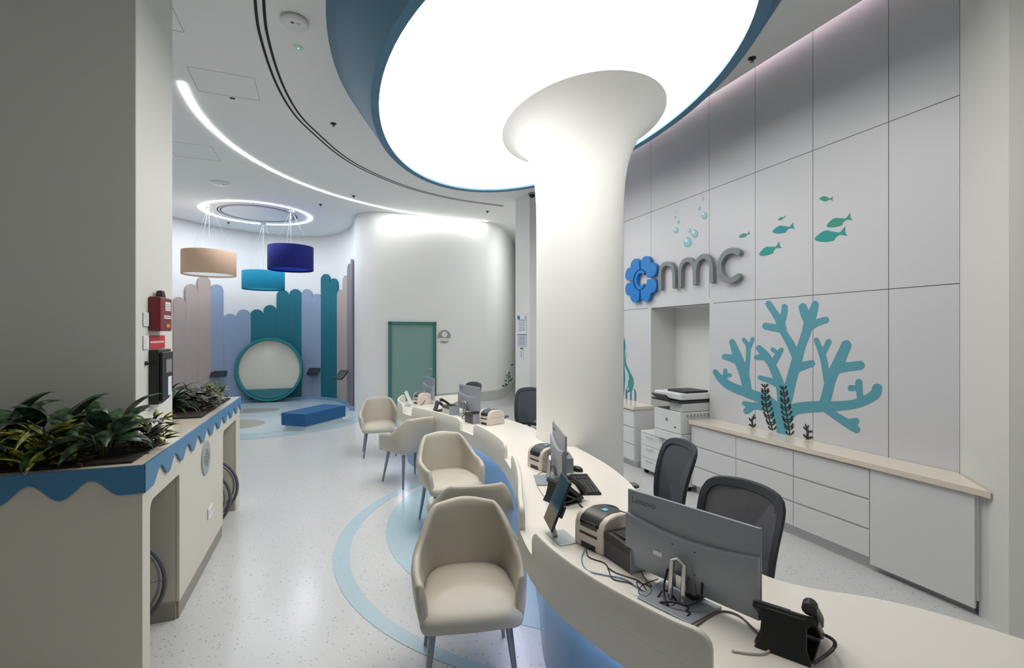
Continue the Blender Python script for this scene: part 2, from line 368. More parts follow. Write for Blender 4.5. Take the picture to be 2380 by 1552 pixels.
# ceiling fittings
def sprinkler(x, y, label):
    t = thing('sprinkler', label, 'sprinkler', (x, y, ZC), 0, 'ceiling sprinklers')
    MB().lathe([(.038, .0), (.038, -.006), (.02, -.010), (.012, -.022), (.012, -.03)], n=16).build('escutcheon', M_black, t)
    MB().lathe([(.003, -.03), (.02, -.036), (.02, -.039), (.001, -.042)], n=12).build('deflector', M_grey, t)
for (u, v, lb) in [(775, 287, 'black ceiling sprinkler between the double air slot and the blue drum'), (1748, 135, 'black ceiling sprinkler between the blue drum and the panel wall'), (822, 455, 'small dark sprinkler just beside the curved line of light'),
                   (1133, 491, 'tiny dark sprinkler near the far end of the light line'), (745, 475, 'dark sprinkler right of the ring light'), (531, 517, 'tiny dark sprinkler behind the ring light')]:
    p = at_z(u, v, ZC); sprinkler(p.x, p.y, lb)
p = at_z(540, 228, ZC); tag(MB().lathe([(.03, 0), (.03, -.006), (.01, -.008)], n=16, ex=.6).build('sprinkler', M_black), 'flat dark cap in the ceiling inside the light line', 'sprinkler').location = (p.x, p.y, ZC)
p = at_z(685, 47, ZC); t = thing('wifi_access_point', 'large round white access point on the ceiling beside the blue drum', 'access point', (p.x, p.y, ZC))
MB().lathe([(.10, 0), (.115, -.012), (.115, -.03), (.10, -.045), (.0, -.048)], n=40).build('housing', M_white, t)
mb = MB(); mb.box((-.03, -.05, -.0495), (-.005, -.03, -.048)); mb.box((.01, -.045, -.0495), (.018, -.038, -.048)); mb.box((.03, -.045, -.0495), (.04, -.036, -.048)); mb.build('printed_mark', M_dark, t, False)
p = at_z(693, 110, ZC); t = thing('presence_detector', 'small round white detector with a green glow beneath the access point', 'detector', (p.x, p.y, ZC))
MB().lathe([(.045, 0), (.045, -.005), (.03, -.009), (0, -.01)], n=24).build('housing', mat('pale_green_plastic', (206, 226, 214), .4), t)
MB().lathe([(.008, -.009), (.006, -.014), (0, -.015)], n=12).build('indicator_lamp', mat('green_lamp', (90, 235, 170), .3, emit=2.0), t)
p = at_z(512, 424, ZC); t = thing('smoke_detector', 'flat round white smoke detector on the ceiling near the ring light', 'smoke detector', (p.x, p.y, ZC))
MB().lathe([(.15, 0), (.15, -.018), (.12, -.04), (0, -.045)], n=32).build('housing', M_white, t)
MB().lathe([(.012, -.044), (.01, -.05), (0, -.052)], c=(.06, -.04, 0), n=10).build('sensor', M_dark, t)
p = at_z(1236, 449, ZC); t = thing('security_camera', 'dark dome camera on the ceiling against the column', 'camera', (p.x, p.y, ZC))
MB().lathe([(.075, 0), (.075, -.03), (.06, -.035)], n=28).build('housing', M_grey, t)
MB().lathe([(.06, -.035), (.055, -.06), (.035, -.085), (0, -.095)], n=28).build('dome', M_screen, t)

# ================================================================ COLUMN
t = thing('column', 'thick round white column flaring like a trumpet into the glowing ceiling', 'column', (0, 0, 0)); t['kind'] = 'structure'
rings = []; N = 72
sc, rc0 = (2.466, 4.52), .452
fc, fa, fb, fang = (2.49, 4.60), 1.17, .785, math.radians(-6.5)
for z, s in [(0, 0), (1.0, 0), (2.2, 0), (2.9, 0), (3.2, .012), (3.4, .05), (3.55, .11), (3.66, .19), (3.75, .29), (3.82, .40), (3.88, .52), (3.93, .65), (3.97, .79), (3.995, .90), (4.015, 1.0), (4.03, 1.0)]:
    R_ = []
    for k in range(N):
        a = 2*PI*k/N; p = Vector((sc[0]+rc0*math.cos(a), sc[1]+rc0*math.sin(a))); x = fb*math.cos(a); y = fa*math.sin(a)
        q = Vector((fc[0]+x*math.cos(fang)-y*math.sin(fang)*-1*-1, fc[1]+x*math.sin(fang)+y*math.cos(fang))); w = p*(1-s)+q*s; R_.append((w.x, w.y, z))
    rings.append(R_)
MB().loft(rings[:-1], caps=False).build('column_shaft', M_col, t, ang=60)
MB().loft(rings[-2:], caps=False).build('rim_trim', mat('rim_beige', (190, 182, 166), .6), t, ang=60)

t = thing('corridor_fill', 'added square fill light, out of sight round the corner behind the column', 'ceiling light', (4.75, 10.5, ZC))  # added fill, hidden behind the column, to brighten the bending far wall
MB().box((-.35, -.35, -.02), (.35, .35, -.001)).build('housing', M_white, t, False)
m = MB(); m.add([(-.32, -.32, -.021), (.32, -.32, -.021), (.32, .32, -.021), (-.32, .32, -.021)], [(0, 1, 2, 3)]); m.build('light_diffuser', emitter('corridor_fill_glow', (250, 252, 250), 24.0), t, False)
t = thing('rear_fill', 'added round fill light on the unseen ceiling behind the camera', 'ceiling light', (-.6, -1.0, ZC))  # added fill out of view, lifts the dark pillar and counter fronts
MB().lathe([(.62, -.001), (.62, -.03), (.6, -.03)], n=40, caps=False).build('housing', M_white, t)
V, Fc = disc((0, 0), .6, .6, -.028); m = MB(); m.add(V, Fc); m.build('light_diffuser', emitter('rear_fill_glow', (255, 250, 242), 2.5), t, False)
# ================================================================ DECALS AND SIGN ON THE PANEL WALL
def wpt(u, v, x=XW): p = at_x(u, v, x); return (p.y, p.z)
def onwall(a, b, h): return (XW-.001-h, a, b)
def capsule_poly(p0, r0, p1, r1, n=12):
    dx, dy = p1[0]-p0[0], p1[1]-p0[1]; a = math.atan2(dy, dx)
    o = [(p0[0]+r0*math.cos(a+PI/2+PI*k/n), p0[1]+r0*math.sin(a+PI/2+PI*k/n)) for k in range(n+1)]
    return o+[(p1[0]+r1*math.cos(a-PI/2+PI*k/n), p1[1]+r1*math.sin(a-PI/2+PI*k/n)) for k in range(n+1)]
def stroke(mb, pts, to, depth, smooth=True, mi=0):
    """pts (x, y, radius) in photo or plane units; to() maps to plane; each segment a rounded capsule, flush overlap"""
    if smooth and len(pts) > 2: pts = [tuple(p) for p in cr(pts, 5)]
    for q0, q1 in zip(pts, pts[1:]):
        poly = [to(*p) for p in capsule_poly(q0[:2], q0[2], q1[:2], q1[2], 8)]
        mb.add([onwall(a, b, depth) for a, b in poly], [tuple(range(len(poly)))], mi)
import numpy as np
def union_mesh(strokes, to, step, polys=()):
    """one clean sheet covering every stroke: marching squares over the distance field, in the drawing's own units"""
    segs = []
    for st in strokes:
        P = [tuple(p) for p in cr(st, 5)] if len(st) > 2 else st
        segs += list(zip(P, P[1:]))
    A = np.array([s_[0] for s_ in segs], float); B = np.array([s_[1] for s_ in segs], float)
    x0, y0 = min(A[:,0].min(), B[:,0].min())-70, min(A[:,1].min(), B[:,1].min())-70; x1, y1 = max(A[:,0].max(), B[:,0].max())+70, max(A[:,1].max(), B[:,1].max())+70
    X, Y = np.meshgrid(np.arange(x0, x1, step), np.arange(y0, y1, step)); D = np.full(X.shape, 1e9)
    for a, b in zip(A, B):
        dx, dy = b[0]-a[0], b[1]-a[1]; l2 = dx*dx+dy*dy+1e-9; t_ = np.clip(((X-a[0])*dx+(Y-a[1])*dy)/l2, 0, 1)
        D = np.minimum(D, np.hypot(X-a[0]-t_*dx, Y-a[1]-t_*dy)-(a[2]+t_*(b[2]-a[2])))
    ny, nx = X.shape; V = []; idx = {}; Fc = []
    def vid(k, p):
        if k not in idx: idx[k] = len(V); V.append(p)
        return idx[k]
    for j in range(ny-1):
        for i in range(nx-1):
            q = [(i, j), (i+1, j), (i+1, j+1), (i, j+1)]; d = [D[b, a] for a, b in q]
            if min(d) > 0: continue
            poly = []
            for k in range(4):
                a, b = q[k], q[(k+1) % 4]; da, db = d[k], d[(k+1) % 4]
                if da <= 0: poly.append(vid(a, (X[a[1], a[0]], Y[a[1], a[0]])))
                if (da <= 0) != (db <= 0):
                    f = da/(da-db); poly.append(vid((min(a, b), max(a, b)), (X[a[1], a[0]]*(1-f)+X[b[1], b[0]]*f, Y[a[1], a[0]]*(1-f)+Y[b[1], b[0]]*f)))
            if len(poly) > 2: Fc.append(tuple(poly))
    return [to(a, b) for a, b in V], Fc
zc = lambda a, b: wpt(1640+a/4.434, 680+b/4.434)
coral = [
 [(785,1440,50),(790,1330,58),(800,1200,58),(835,1080,58),(870,950,52),(905,820,50),(940,700,50),(985,560,40),(1040,400,44),(1065,300,50)],
 [(1065,300,48),(1030,230,46),(1002,150,40)], [(1070,300,46),(1100,220,44),(1130,120,34)], [(1090,340,36),(1160,305,34),(1240,280,31)],
 [(925,640,40),(870,520,38),(800,400,34),(775,310,40),(720,220,34),(650,115,31)], [(790,280,36),(812,200,30),(815,145,28)], [(790,370,42),(700,360,36),(620,345,33)],
 [(940,770,48),(1020,750,38),(1095,728,32)],
 [(790,1180,48),(782,1030,44),(750,900,42),(680,740,38),(620,650,40),(550,570,29)], [(625,665,30),(525,665,25)], [(700,725,30),(735,660,30),(780,590,23)], [(740,620,20),(690,585,20)], [(745,935,40),(660,905,28),(560,875,22)],
 [(760,1290,70),(650,1120,52),(450,1040,46),(250,960,42),(150,880,34),(100,815,24)], [(196,910,26),(205,800,19)], [(205,852,20),(250,850,20)],
 [(435,1030,42),(400,850,46),(345,700,46),(275,508,29)], [(330,695,44),(255,672,34),(198,660,28)], [(425,850,20),(440,570,22),(395,485,20)], [(442,590,18),(486,475,18)],
 [(610,1170,44),(500,1165,32),(398,1140,23)], [(480,1180,30),(425,1215,33)],
 [(815,1350,55),(850,1260,60),(920,1200,56),(1050,1180,54),(1200,1172,52),(1400,1165,46),(1560,1140,44),(1680,1090,46),(1750,1040,50),(1768,985,47)], [(1600,1120,32),(1583,1000,32),(1580,925,35)], [(1565,980,22),(1497,982,30)],
 [(1230,1190,36),(1350,1275,36),(1470,1350,42),(1555,1410,35)], [(1470,1340,34),(1548,1325,34)],
 [(1225,1150,52),(1262,1000,50),(1300,860,52),(1370,720,54),(1450,540,49)], [(1385,775,48),(1480,762,44),(1592,748,44)], [(1250,900,32),(1215,680,32),(1142,488,24)], [(1215,620,26),(1268,506,28)]]
M_coral = mat('coral_vinyl', (90, 158, 176), .45, var=.02)
coral = [[(a, b, r*1.07) for a, b, r in s_] for s_ in coral]; coral.append([(790,1440,48),(800,1300,68),(830,1200,60)])
mb = MB(); mb.add(*union_mesh(coral, lambda a, b: onwall(*zc(a, b), .001), 9))
tag(mb.build('coral_decal', M_coral, smooth=False), 'large branching teal coral decal on the panel wall above the worktop', 'wall decal')
M_fern = mat('dark_fern_vinyl', (34, 42, 38), .6)
def fern(base, top, bend, n, leaf, label):
    P = cr([(base[0], base[1], 0), ((base[0]+top[0])/2+bend, (base[1]+top[1])/2, 0), (top[0], top[1], 0)], 10)
    S_ = [[tuple((*p.xy, 6)) for p in pr] for pr in zip(P[::2], P[2::2])]
    for i in range(n):
        f = (i+.5)/n; p = P[int(f*(len(P)-1))]; L = leaf*(1-.55*abs(f-.4)*1.4); sg = (1, -1)[i % 2]
        for sd in (1, -1):
            q = (p.x+sd*L, p.y-L*.75)
            S_ += [[(p.x, p.y, 5), (p.x+sd*L*.6, p.y-L*.15, 6)], [(p.x+sd*L*.6, p.y-L*.15, 6), (q[0], q[1], 9)]]
    mb = MB(); mb.add(*union_mesh(S_, lambda a, b: onwall(*zc(a, b), .0035), 4))
    tag(mb.build('seaweed_decal', M_fern, smooth=False), label, 'wall decal')
fern((690,1410), (610,945), -20, 13, 50, 'tall black-green seaweed decal left of the coral trunk')
fern((870,1460), (800,965), -5, 13, 52, 'tall black-green seaweed decal right over the coral trunk')
def tuft(P, label):
    mb = MB(); mb.add(*union_mesh([[a, b] for s_ in P for a, b in zip(s_, s_[1:])], lambda a, b: onwall(*zc(a, b), .0035), 4))
    tag(mb.build('seaweed_decal', M_fern, smooth=False), label, 'wall decal')
tuft([[(455,1358,8),(490,1378,9),(515,1360,9)],[(485,1375,9),(480,1310,9),(505,1255,5)],[(480,1330,7),(455,1300,9)],[(487,1300,7),(515,1285,7)]], 'small black seaweed tuft decal, leftmost under the coral')
tuft([[(1015,1465,9),(1050,1500,11),(1095,1490,11)],[(1050,1498,11),(1055,1420,11),(1030,1355,6)],[(1055,1430,8),(1015,1385,8)],[(1060,1430,10),(1095,1430,10)],[(1058,1380,8),(1065,1365,4)]], 'small black seaweed tuft decal right of the coral trunk')
zf = lambda a, b: wpt(1540+a/5.174, 440+b/5.174)
FISH = [(0,0),(.04,.045),(.10,.08),(.18,.125),(.26,.16),(.34,.178),(.44,.175),(.50,.155),(.475,.13),(.56,.12),(.64,.085),(.74,.04),(.80,.045),(.90,.12),(.98,.19),(.955,.10),(.94,.02),(.96,-.06),(1.0,-.11),(.92,-.085),(.82,-.04),(.74,-.03),(.66,-.07),(.58,-.115),(.60,-.15),(.55,-.165),(.44,-.17),(.30,-.16),(.16,-.125),(.06,-.08),(.01,-.04)]
def fish(n, tl, c, label, k=1):
    mb = MB(); dx, dy = tl[0]-n[0], tl[1]-n[1]; L = math.hypot(dx, dy); ux, uy = dx/L, dy/L
    poly = [zf(n[0]+ux*a*L+uy*b*L*k, n[1]+uy*a*L-ux*b*L*k) for a, b in FISH]
    mb.prism(poly, onwall, .0015); tag(mb.build('fish_decal', c, smooth=False), label, 'wall decal', 'fish decals on the panel wall')
Fg, Ft, Fm = mat('fish_green', (52, 150, 128), .5), mat('fish_teal', (36, 148, 158), .5), mat('fish_sea', (34, 152, 144), .5)
fish((918,572), (1055,525), Fg, 'small green fish decal nearest the letter c of the sign', .95)
fish((1388,366), (1480,328), Fg, 'tiny green fish decal above the blue-teal fish', .9)
fish((1322,508), (1590,445), Ft, 'blue-teal fish decal under the tiny green fish')
fish((1162,783), (1428,672), Fm, 'lowest fish decal, sea green, just above the doors')
fish((1888,110), (2052,118), Fg, 'small level green fish decal, topmost of the school', 1.1)
fish((1972,438), (2278,335), Fg, 'long green fish decal above the biggest fish', .95)
fish((1830,594), (2220,515), Fm, 'biggest teal fish decal, lowest of the right-hand three')
M_b1, M_b2, M_b3 = mat('bubble_blue', (142, 198, 208), .4), mat('bubble_white', (226, 238, 240), .4), mat('bubble_deep', (112, 176, 192), .4)
bl = [((302,635),48,60,'biggest bubble decal, just above the sign letters'),((388,533),39,50,'second largest bubble decal, right of the small one above the sign'),((322,495),20,27,'small bubble decal between the two large ones'),((502,312),37,44,'large bubble decal at the upper right of the cluster'),((443,228),18,24,'small bubble decal upper left of the large high bubble'),((487,112),14,20,'small grey-blue bubble decal near the panel joint'),((463,75),6,9,'tiny topmost bubble decal at the panel joint'),((163,492),27,37,'medium bubble decal, leftmost of the cluster'),((190,390),15,21,'small bubble decal above the leftmost medium bubble'),((157,332),10,14,'very small bubble decal in the left trail'),((157,268),6,8,'tiny bubble decal at the top of the left trail')]
for (c, rx, ry, lb) in bl:
    def el(k, ox=0, oy=0, n=28, s=1): return [zf(c[0]+ox*rx+k*rx*s*math.cos(2*PI*i/n), c[1]+oy*ry+k*ry*math.sin(2*PI*i/n)) for i in range(n)]
    t_ = MB().add([onwall(a, b, .001) for a, b in el(1)], [tuple(range(28))])
    if rx < 12: tag(t_.build('bubble_decal', M_b1, smooth=False), lb, 'wall decal', 'bubble decals'); continue
    y, z = zf(*c); t = thing('bubble_decal', lb, 'wall decal', (0, 0, 0), 0, 'bubble decals')
    t_.build('disc', M_b3, t, False); MB().add([onwall(a, b, .0016) for a, b in el(.82, -.08, -.1)], [tuple(range(28))]).build('inner_disc', M_b1, t, False)
    MB().add([onwall(a, b, .0022) for a, b in el(.34, -.38, -.36)], [tuple(range(28))]).build('highlight', M_b2, t, False)
# teal seaweed by the column
mb = MB(); zs = lambda a, b: wpt(1440+a/8.625, 770+b/8.625)
for i_, (s_, mi) in enumerate((([(100,130,2),(95,300,26),(70,600,22),(80,900,34),(70,1150,30),(80,1300,4)],0),([(135,420,3),(112,560,14),(125,680,22),(190,820,24),(240,980,42),(225,1150,36),(150,1220,14),(110,1250,8)],1),([(155,1130,6),(190,1080,20),(185,980,12)],1),([(140,1160,14),(140,1340,16)],0),([(230,1160,14),(230,1360,16)],0),([(290,1150,6),(318,1230,16),(315,1375,15)],0),([(20,700,20),(30,1000,30),(20,1300,16)],0))):
    mb.add(*union_mesh([s_], lambda a, b: onwall(*zs(a, b), .001+.0006*i_), 8), mi)
tag(mb.build('seaweed_decal', [mat('seaweed_blue', (56, 128, 146), .5), mat('seaweed_teal', (60, 146, 142), .5)], smooth=False), 'wavy blue-green seaweed decal at the edge of the column', 'wall decal')
# green plant decal and a small fish follow the bend of the far wall
def fw(u, v, e=.004):
    d = ray(u, v); best = None
    for p, q in zip(dw, dw[1:]):
        tt = (q-p).normalized(); nn = Vector((tt.y, -tt.x, 0)); a2 = p+nn*e; g = q-p; den = d.x*g.y-d.y*g.x
        if abs(den) < 1e-9: continue
        k = (a2.x*g.y-a2.y*g.x)/den; s_ = (a2.x*d.y-a2.y*d.x)/den
        if k > 0 and -.01 <= s_ <= 1.01 and (best is None or k < best): best = k
    return (d.x*best, d.y*best, CAM_H+d.z*best)
fx = lambda a, b: fw(min(1150+a/6.463, 1194.5), 700+b/6.463)
S_ = [[(203,1375,4),(208,1230,4)],[(208,1230,4),(200,1100,3)]]
for (a0,b0,a1,b1,r) in [(203,1320,150,1322,17),(203,1300,270,1288,17),(205,1300,130,1270,17),(205,1290,178,1260,28),(208,1270,250,1250,19),(210,1215,165,1193,16),(208,1220,243,1180,25),(205,1160,175,1145,11),(205,1160,225,1130,17),(202,1130,178,1110,11),(202,1120,215,1080,18)]:
    dx, dy = (a1-a0), (b1-b0); l = math.hypot(dx, dy); dx /= l; dy /= l
    S_ += [[(a0, b0, 2.5), (a1, b1, 2.5)], [(a1-dx*r*.8, b1-dy*r*.8, r*.5), (a1, b1, r*.8)], [(a1, b1, r*.8), (a1+dx*r*1.0, b1+dy*r*1.0, r*.4)]]
mb = MB(); mb.add(*union_mesh(S_, fx, 4))
tag(mb.build('plant_decal', mat('plant_green', (58, 104, 82), .5), smooth=False), 'green leafy plant decal on the far wall above the grey ledge', 'wall decal')
mb = MB(); mb.add(*union_mesh([[(252,955,12),(285,945,8)],[(285,945,8),(305,935,22)],[(305,935,22),(330,930,20)],[(246,965,7),(262,950,8)]], fx, 4))
tag(mb.build('fish_decal', mat('fish_far', (30, 130, 150), .5), smooth=False), 'dark teal fish decal on the far wall above the plant decal', 'wall decal')

# flower sign and three grey letters standing off the wall
t = thing('wall_sign', 'blue flower emblem and grey letters nmc standing off the panel wall', 'sign', (0, 0, 0))
M_sb, M_sb2, M_sg = mat('sign_blue', (0, 118, 196), .4, var=.02), mat('sign_blue_edge', (0, 90, 170), .5), mat('sign_grey_letters', (128, 134, 136), .45)
LY, LZ = 5.80, 2.59
def pfn(h0): return lambda a, b, h: (XW-h0-h, LY-a, LZ+b)
for qx, qy in ((1, 1), (-1, 1), (-1, -1), (1, -1)):
    out = []; circs = [(.112, .215, .102), (.235, .105, .102), (.13, .12, .10)]
    def rmax(th):
        best = 0; ux, uy = math.cos(th), math.sin(th)
        for cx_, cy_, r in circs:
            d = ux*cx_+uy*cy_; q = cx_*cx_+cy_*cy_-d*d
            if q < r*r: best = max(best, d+math.sqrt(r*r-q))
        return best
    ths = [math.radians(4+82*i/36) for i in range(37)]
    inn = [(.165*math.cos(th), .150*math.sin(th)) for th in ths]; o_ = [(max(rmax(th), .17)*math.cos(th)*1.09, max(rmax(th), .16)*math.sin(th)) for th in ths]
    poly = o_+inn[::-1]; poly = [(max(a, .012)*qx, max(b, .012)*qy) for a, b in poly]
    MB().prism(poly, pfn(.02), .045).build('petal', M_sb, t, False)
poly = []; 
for i in range(41):
    a = math.radians(40+280*i/40); poly.append((.132*math.cos(a), .132*math.sin(a)*1.05))
for i in range(40, -1, -1):
    a = math.radians(40+280*i/40); poly.append((.088*math.cos(a)*.95-.0, .088*math.sin(a)*1.08))
MB().prism(poly, pfn(.02), .045).build('ring_mark', M_sb, t, False)
def letter(name, strokes, r):
    mb = MB()
    for si, s_ in enumerate(strokes):
        P = cr([(*wpt(u, v), 0) for u, v in s_], 6); L = []; Rr = []; n = len(P)
        for i, p in enumerate(P):
            tt = (P[min(i+1, n-1)]-P[max(i-1, 0)]).normalized(); nn = Vector((-tt.y, tt.x, 0)); L.append(p+nn*r); Rr.append(p-nn*r)
        t0 = (P[1]-P[0]).normalized(); t1 = (P[-1]-P[-2]).normalized()
        cap0 = [P[0]+Vector((-t0.y, t0.x, 0))*(-r*math.cos(a))-t0*(r*.8*math.sin(a)) for a in [PI*k/8 for k in range(1, 8)]]
        cap1 = [P[-1]+Vector((-t1.y, t1.x, 0))*(r*math.cos(a))+t1*(r*.8*math.sin(a)) for a in [PI*k/8 for k in range(1, 8)]]
        poly = L+cap1+Rr[::-1]+cap0
        mb.prism([(p.x, p.y) for p in poly], lambda a, b, h: (XW-.02-si*.0006-h, a, b), .045)
    mb.build(name, M_sg, t, False)
letter('letter_n', [[(1542.5,671),(1542.5,650),(1543.5,630),(1549,617),(1558,613),(1568,616),(1573.5,628),(1575,645),(1575.5,667)]], .028)
letter('letter_m', [[(1589,666),(1589,645),(1590,625),(1596,610),(1607,604),(1617,608),(1622,620),(1623.5,640),(1624,660)], [(1623.5,645),(1625,622),(1632,604),(1645,596),(1656,602),(1662,618),(1663,635),(1663.5,655)]], .028)
letter('letter_c', [[(1726,588),(1718,583.5),(1708,583),(1697,588),(1687,600),(1681.5,617),(1685,637),(1693,648),(1703,652),(1714,650),(1726,642)]], .031)

# notices taped on the pier
PA, PB = Vector((3.55, 9.2, 0)), Vector((3.65, 8.69, 0)); pd = (PB-PA).normalized(); pnn = Vector((-abs(pd.y), -abs(pd.x)*1, 0)).normalized()
def onpier(u, v):
    d = ray(u, v); n = Vector((-pd.y, pd.x, 0)); k = PA.dot(n)/(d.x*n.x+d.y*n.y); return Vector((d.x*k, d.y*k, CAM_H+d.z*k))-Vector((.006, .0015, 0))
def pq(u0, v0, u1, v1, e=0):
    V = [onpier(u0, v0), onpier(u1, v0), onpier(u1, v1), onpier(u0, v1)]; return [p-Vector((.0025*e, 0, 0)) for p in V]
def notice(name, label, q, marks, base):
    t = thing(name, label, 'notice', (0, 0, 0)); MB().add(pq(*q), [(0,1,2,3)]).build('sheet', base, t, False)
    mb = MB()
    for (a, b, c, d) in marks: mb.add(pq(a, b, c, d, 1), [(0,1,2,3)])
    mb.build('printed_lines', mat('print_navy', (72, 96, 140), .6), t, False)
Mp = mat('paper_white', (226, 230, 236), .6); Mp2 = mat('paper_grey', (205, 207, 216), .6)
notice('notice', 'pale blue headed notice, topmost on the white pier', (1203,732,1224,776), [(1203.5,734,1209,742),(1206,743,1223,744.4),(1221,735,1222.5,741)]+[(1206,748+3.2*k,1221,748.7+3.2*k) for k in range(7)], Mp)
notice('notice', 'small grey printed notice under the headed one on the pier', (1203,776.5,1224,806), [(1203.5,776.8,1224,778.2)]+[(1206,782+3*k,1221,782.6+3*k) for k in range(7)], Mp2)
notice('notice', 'narrow slip of paper with a dark mark, lowest on the pier', (1209,807,1217,834), [(1210,808,1216,811.5)]+[(1210.5,816+3*k,1213.5,817+3*k) for k in range(5)], Mp)

# ================================================================ BACK COUNTER, PEDESTALS, COPIER
t = thing('storage_counter', 'long white storage counter with drawers along the panel wall', 'cabinet', (0, 0, 0))
mb = MB(); mb.box((3.91, 1.86, .10), (4.19, 4.48, .785)); mb.box((3.96, 1.9, 0), (4.19, 4.47, .10)); mb.build('carcass', M_cab, t, False)
mb = MB(); mb.prism([(3.87, 1.775), (4.195, 2.108), (4.198, 4.5), (3.87, 4.5)], lambda a, b, h: (a, b, .79+h), .042); mb.build('worktop', M_creamtop, t, False, bevel=.004)
MB().box((3.895, 1.87, .05), (3.915, 2.517, .782)).build('cabinet_door', M_cab, t, False, bevel=.002)
for y0, y1 in ((2.523, 3.172), (3.178, 3.827), (3.833, 4.48)):
    for z0, z1 in ((.10, .305), (.322, .535), (.552, .775)):
        MB().box((3.895, y0, z0), (3.915, y1, z1)).build('drawer_front', M_cab, t, False, bevel=.002)
mb = MB(); mb.box((3.93, 1.80, 0), (3.95, 1.865, .785)); mb.build('filler_panel', M_cab, t, False)
t = thing('storage_counter', 'short white drawer unit beyond the copier niche, behind the column', 'cabinet', (0, 0, 0))
MB().box((3.89, 5.56, .08), (4.19, 8.4, .785)).box((3.95, 5.6, 0), (4.19, 8.4, .08)).build('carcass', M_cab, t, False)
MB().box((3.85, 5.545, .79), (4.197, 8.45, .832)).build('worktop', M_creamtop, t, False, bevel=.004)
for y0, y1 in ((5.57, 6.25), (6.256, 6.93)):
    for z0, z1 in ((.10, .305), (.322, .535), (.552, .775)):
        MB().box((3.874, y0, z0), (3.892, y1, z1)).build('drawer_front', M_cab, t, False, bevel=.002)
def pedestal(y0, label):
    t = thing('drawer_pedestal', label, 'drawer unit', (3.86, y0, 0), 0, 'white drawer pedestals under the copier')
    w, d = .445, .33
    MB().box((.012, 0, .06), (d, w, .53)).build('carcass', M_white, t, False, bevel=.003)
    MB().box((-.004, -.004, .53), (d, w+.004, .55)).build('top_panel', M_white, t, False, bevel=.003)
    for z0, z1 in ((.065, .215), (.22, .37), (.375, .525)):
        f = MB().box((-.006, .004, z0), (.011, w-.004, z1)).build('drawer_front', M_white, t, False, bevel=.002)
        MB().tube([(-.006, w*.42, z1-.035), (-.024, w*.44, z1-.035), (-.026, w*.5, z1-.038), (-.024, w*.68, z1-.035), (-.006, w*.7, z1-.035)], .0035, 6).build('handle', M_grey, f)
    for a, b in ((.05, .05), (.05, w-.05), (d-.05, .05), (d-.05, w-.05)):
        MB().tube([(a, b-.015, .028), (a, b+.015, .028)], .028, 14).box((a-.015, b-.02, .04), (a+.015, b+.02, .062)).build('castor', M_rubber, t)
pedestal(4.945, 'white three-drawer pedestal on castors, the one nearer the column'); pedestal(4.49, 'white drawer pedestal on castors mostly behind the office chair')
t = thing('copier', 'white office copier with tilted black touch panel standing on two pedestals', 'printer', (3.80, 4.545, .551))
MB().box((0, 0, 0), (.46, .49, .10)).build('paper_tray', M_white, t, False, bevel=.006)
MB().box((0, 0, .104), (.46, .49, .36)).build('body', M_white, t, False, bevel=.01)
MB().box((.02, 0, .365), (.46, .22, .46)).box((.22, .2, .365), (.46, .49, .46)).build('paper_outlet', mat('copier_shadow_white', (206, 210, 210), .45), t, False, bevel=.004)
MB().box((.03, .23, .361), (.21, .47, .366)).build('output_tray', M_dark, t, False)
MB().box((-.03, -.005, .465), (.46, .50, .485)).box((.04, .02, .485), (.46, .48, .50)).build('scanner_base', M_dark, t, False, bevel=.004)
MB().box((.0, .0, .50), (.46, .49, .575)).build('scanner_lid', M_white, t, False, bevel=.012)
MB().box((.08, .02, .575), (.42, .34, .60)).build('document_feeder', M_black, t, False, bevel=.008)
Mr = Matrix.Translation((-.035, .28, .50)) @ Matrix.Rotation(math.radians(38), 4, 'Y') 
p_ = MB().cbox((-.02, 0, 0), (.12, .26, .018), 0, Mr).build('touch_panel', M_black, t, False, bevel=.004)
MB().cbox((-.02, 0, .0105), (.095, .19, .002), 0, Mr).build('display', mat('copier_display', (62, 64, 68), .25), p_, False)
mb = MB(); mb.tube([(-.002, .25+.018*math.cos(2*PI*k/20), .245+.018*math.sin(2*PI*k/20)) for k in range(21)], .0022, 6); mb.box((-.003, .247, .232), (-.001, .251, .258)); mb.box((-.003, .252, .238), (-.001, .256, .252)); mb.box((-.004, .08, .17), (-.001, .115, .18)); mb.build('emblem', M_dark, t)
mb = MB(); [mb.box((.08+.05*i, -.003, .30), (.11+.05*i, .001, .335)) for i in range(7)]; mb.build('vent_grille', mat('vent_grey', (170, 172, 172), .6), t, False)
# ================================================================ LEFT COUNTER WITH PLANTERS
t = thing('planter_counter', 'white counter with a blue wave edge, planting on top and two knee holes', 'counter', (0, 0, 0))
XC, YC, HC = -.893, 2.993, 1.15
def rnotch(y0, y1, h, r=.06, n=6):
    o = [(y0, 0)]; o += [(y0+r-r*math.cos(PI/2*k/n), h-r+r*math.sin(PI/2*k/n)) for k in range(n+1)]
    o += [(y1-r*.45+r*.45*math.sin(PI/2*k/n), h-r*.45+r*.45*math.cos(PI/2*k/n)) for k in range(n+1)]; return o+[(y1, 0)]
poly = [(YC, 0)]+rnotch(3.108, 3.655, .925)+[(3.68, 0), (3.68, .115), (5.012, .115), (5.018, .95)]+[]
poly = [(YC, 0)]+rnotch(3.108, 3.655, .925)+[(3.655, .11), (5.012, .11)]+rnotch(5.018, 5.69, .94)[1:]+[(5.89, 0), (5.89, HC-.03), (YC, HC-.03)]
poly = [p for i, p in enumerate(poly) if not (p == (3.655, 0))]
MB().prism(poly, lambda a, b, h: (XC-.02+h, a, b), .02).build('side_panel', M_cream, t, False, bevel=.003)
MB().box((-3.3, YC, 0), (XC-.02, YC+.02, HC-.03)).build('front_panel', M_cream, t, False)
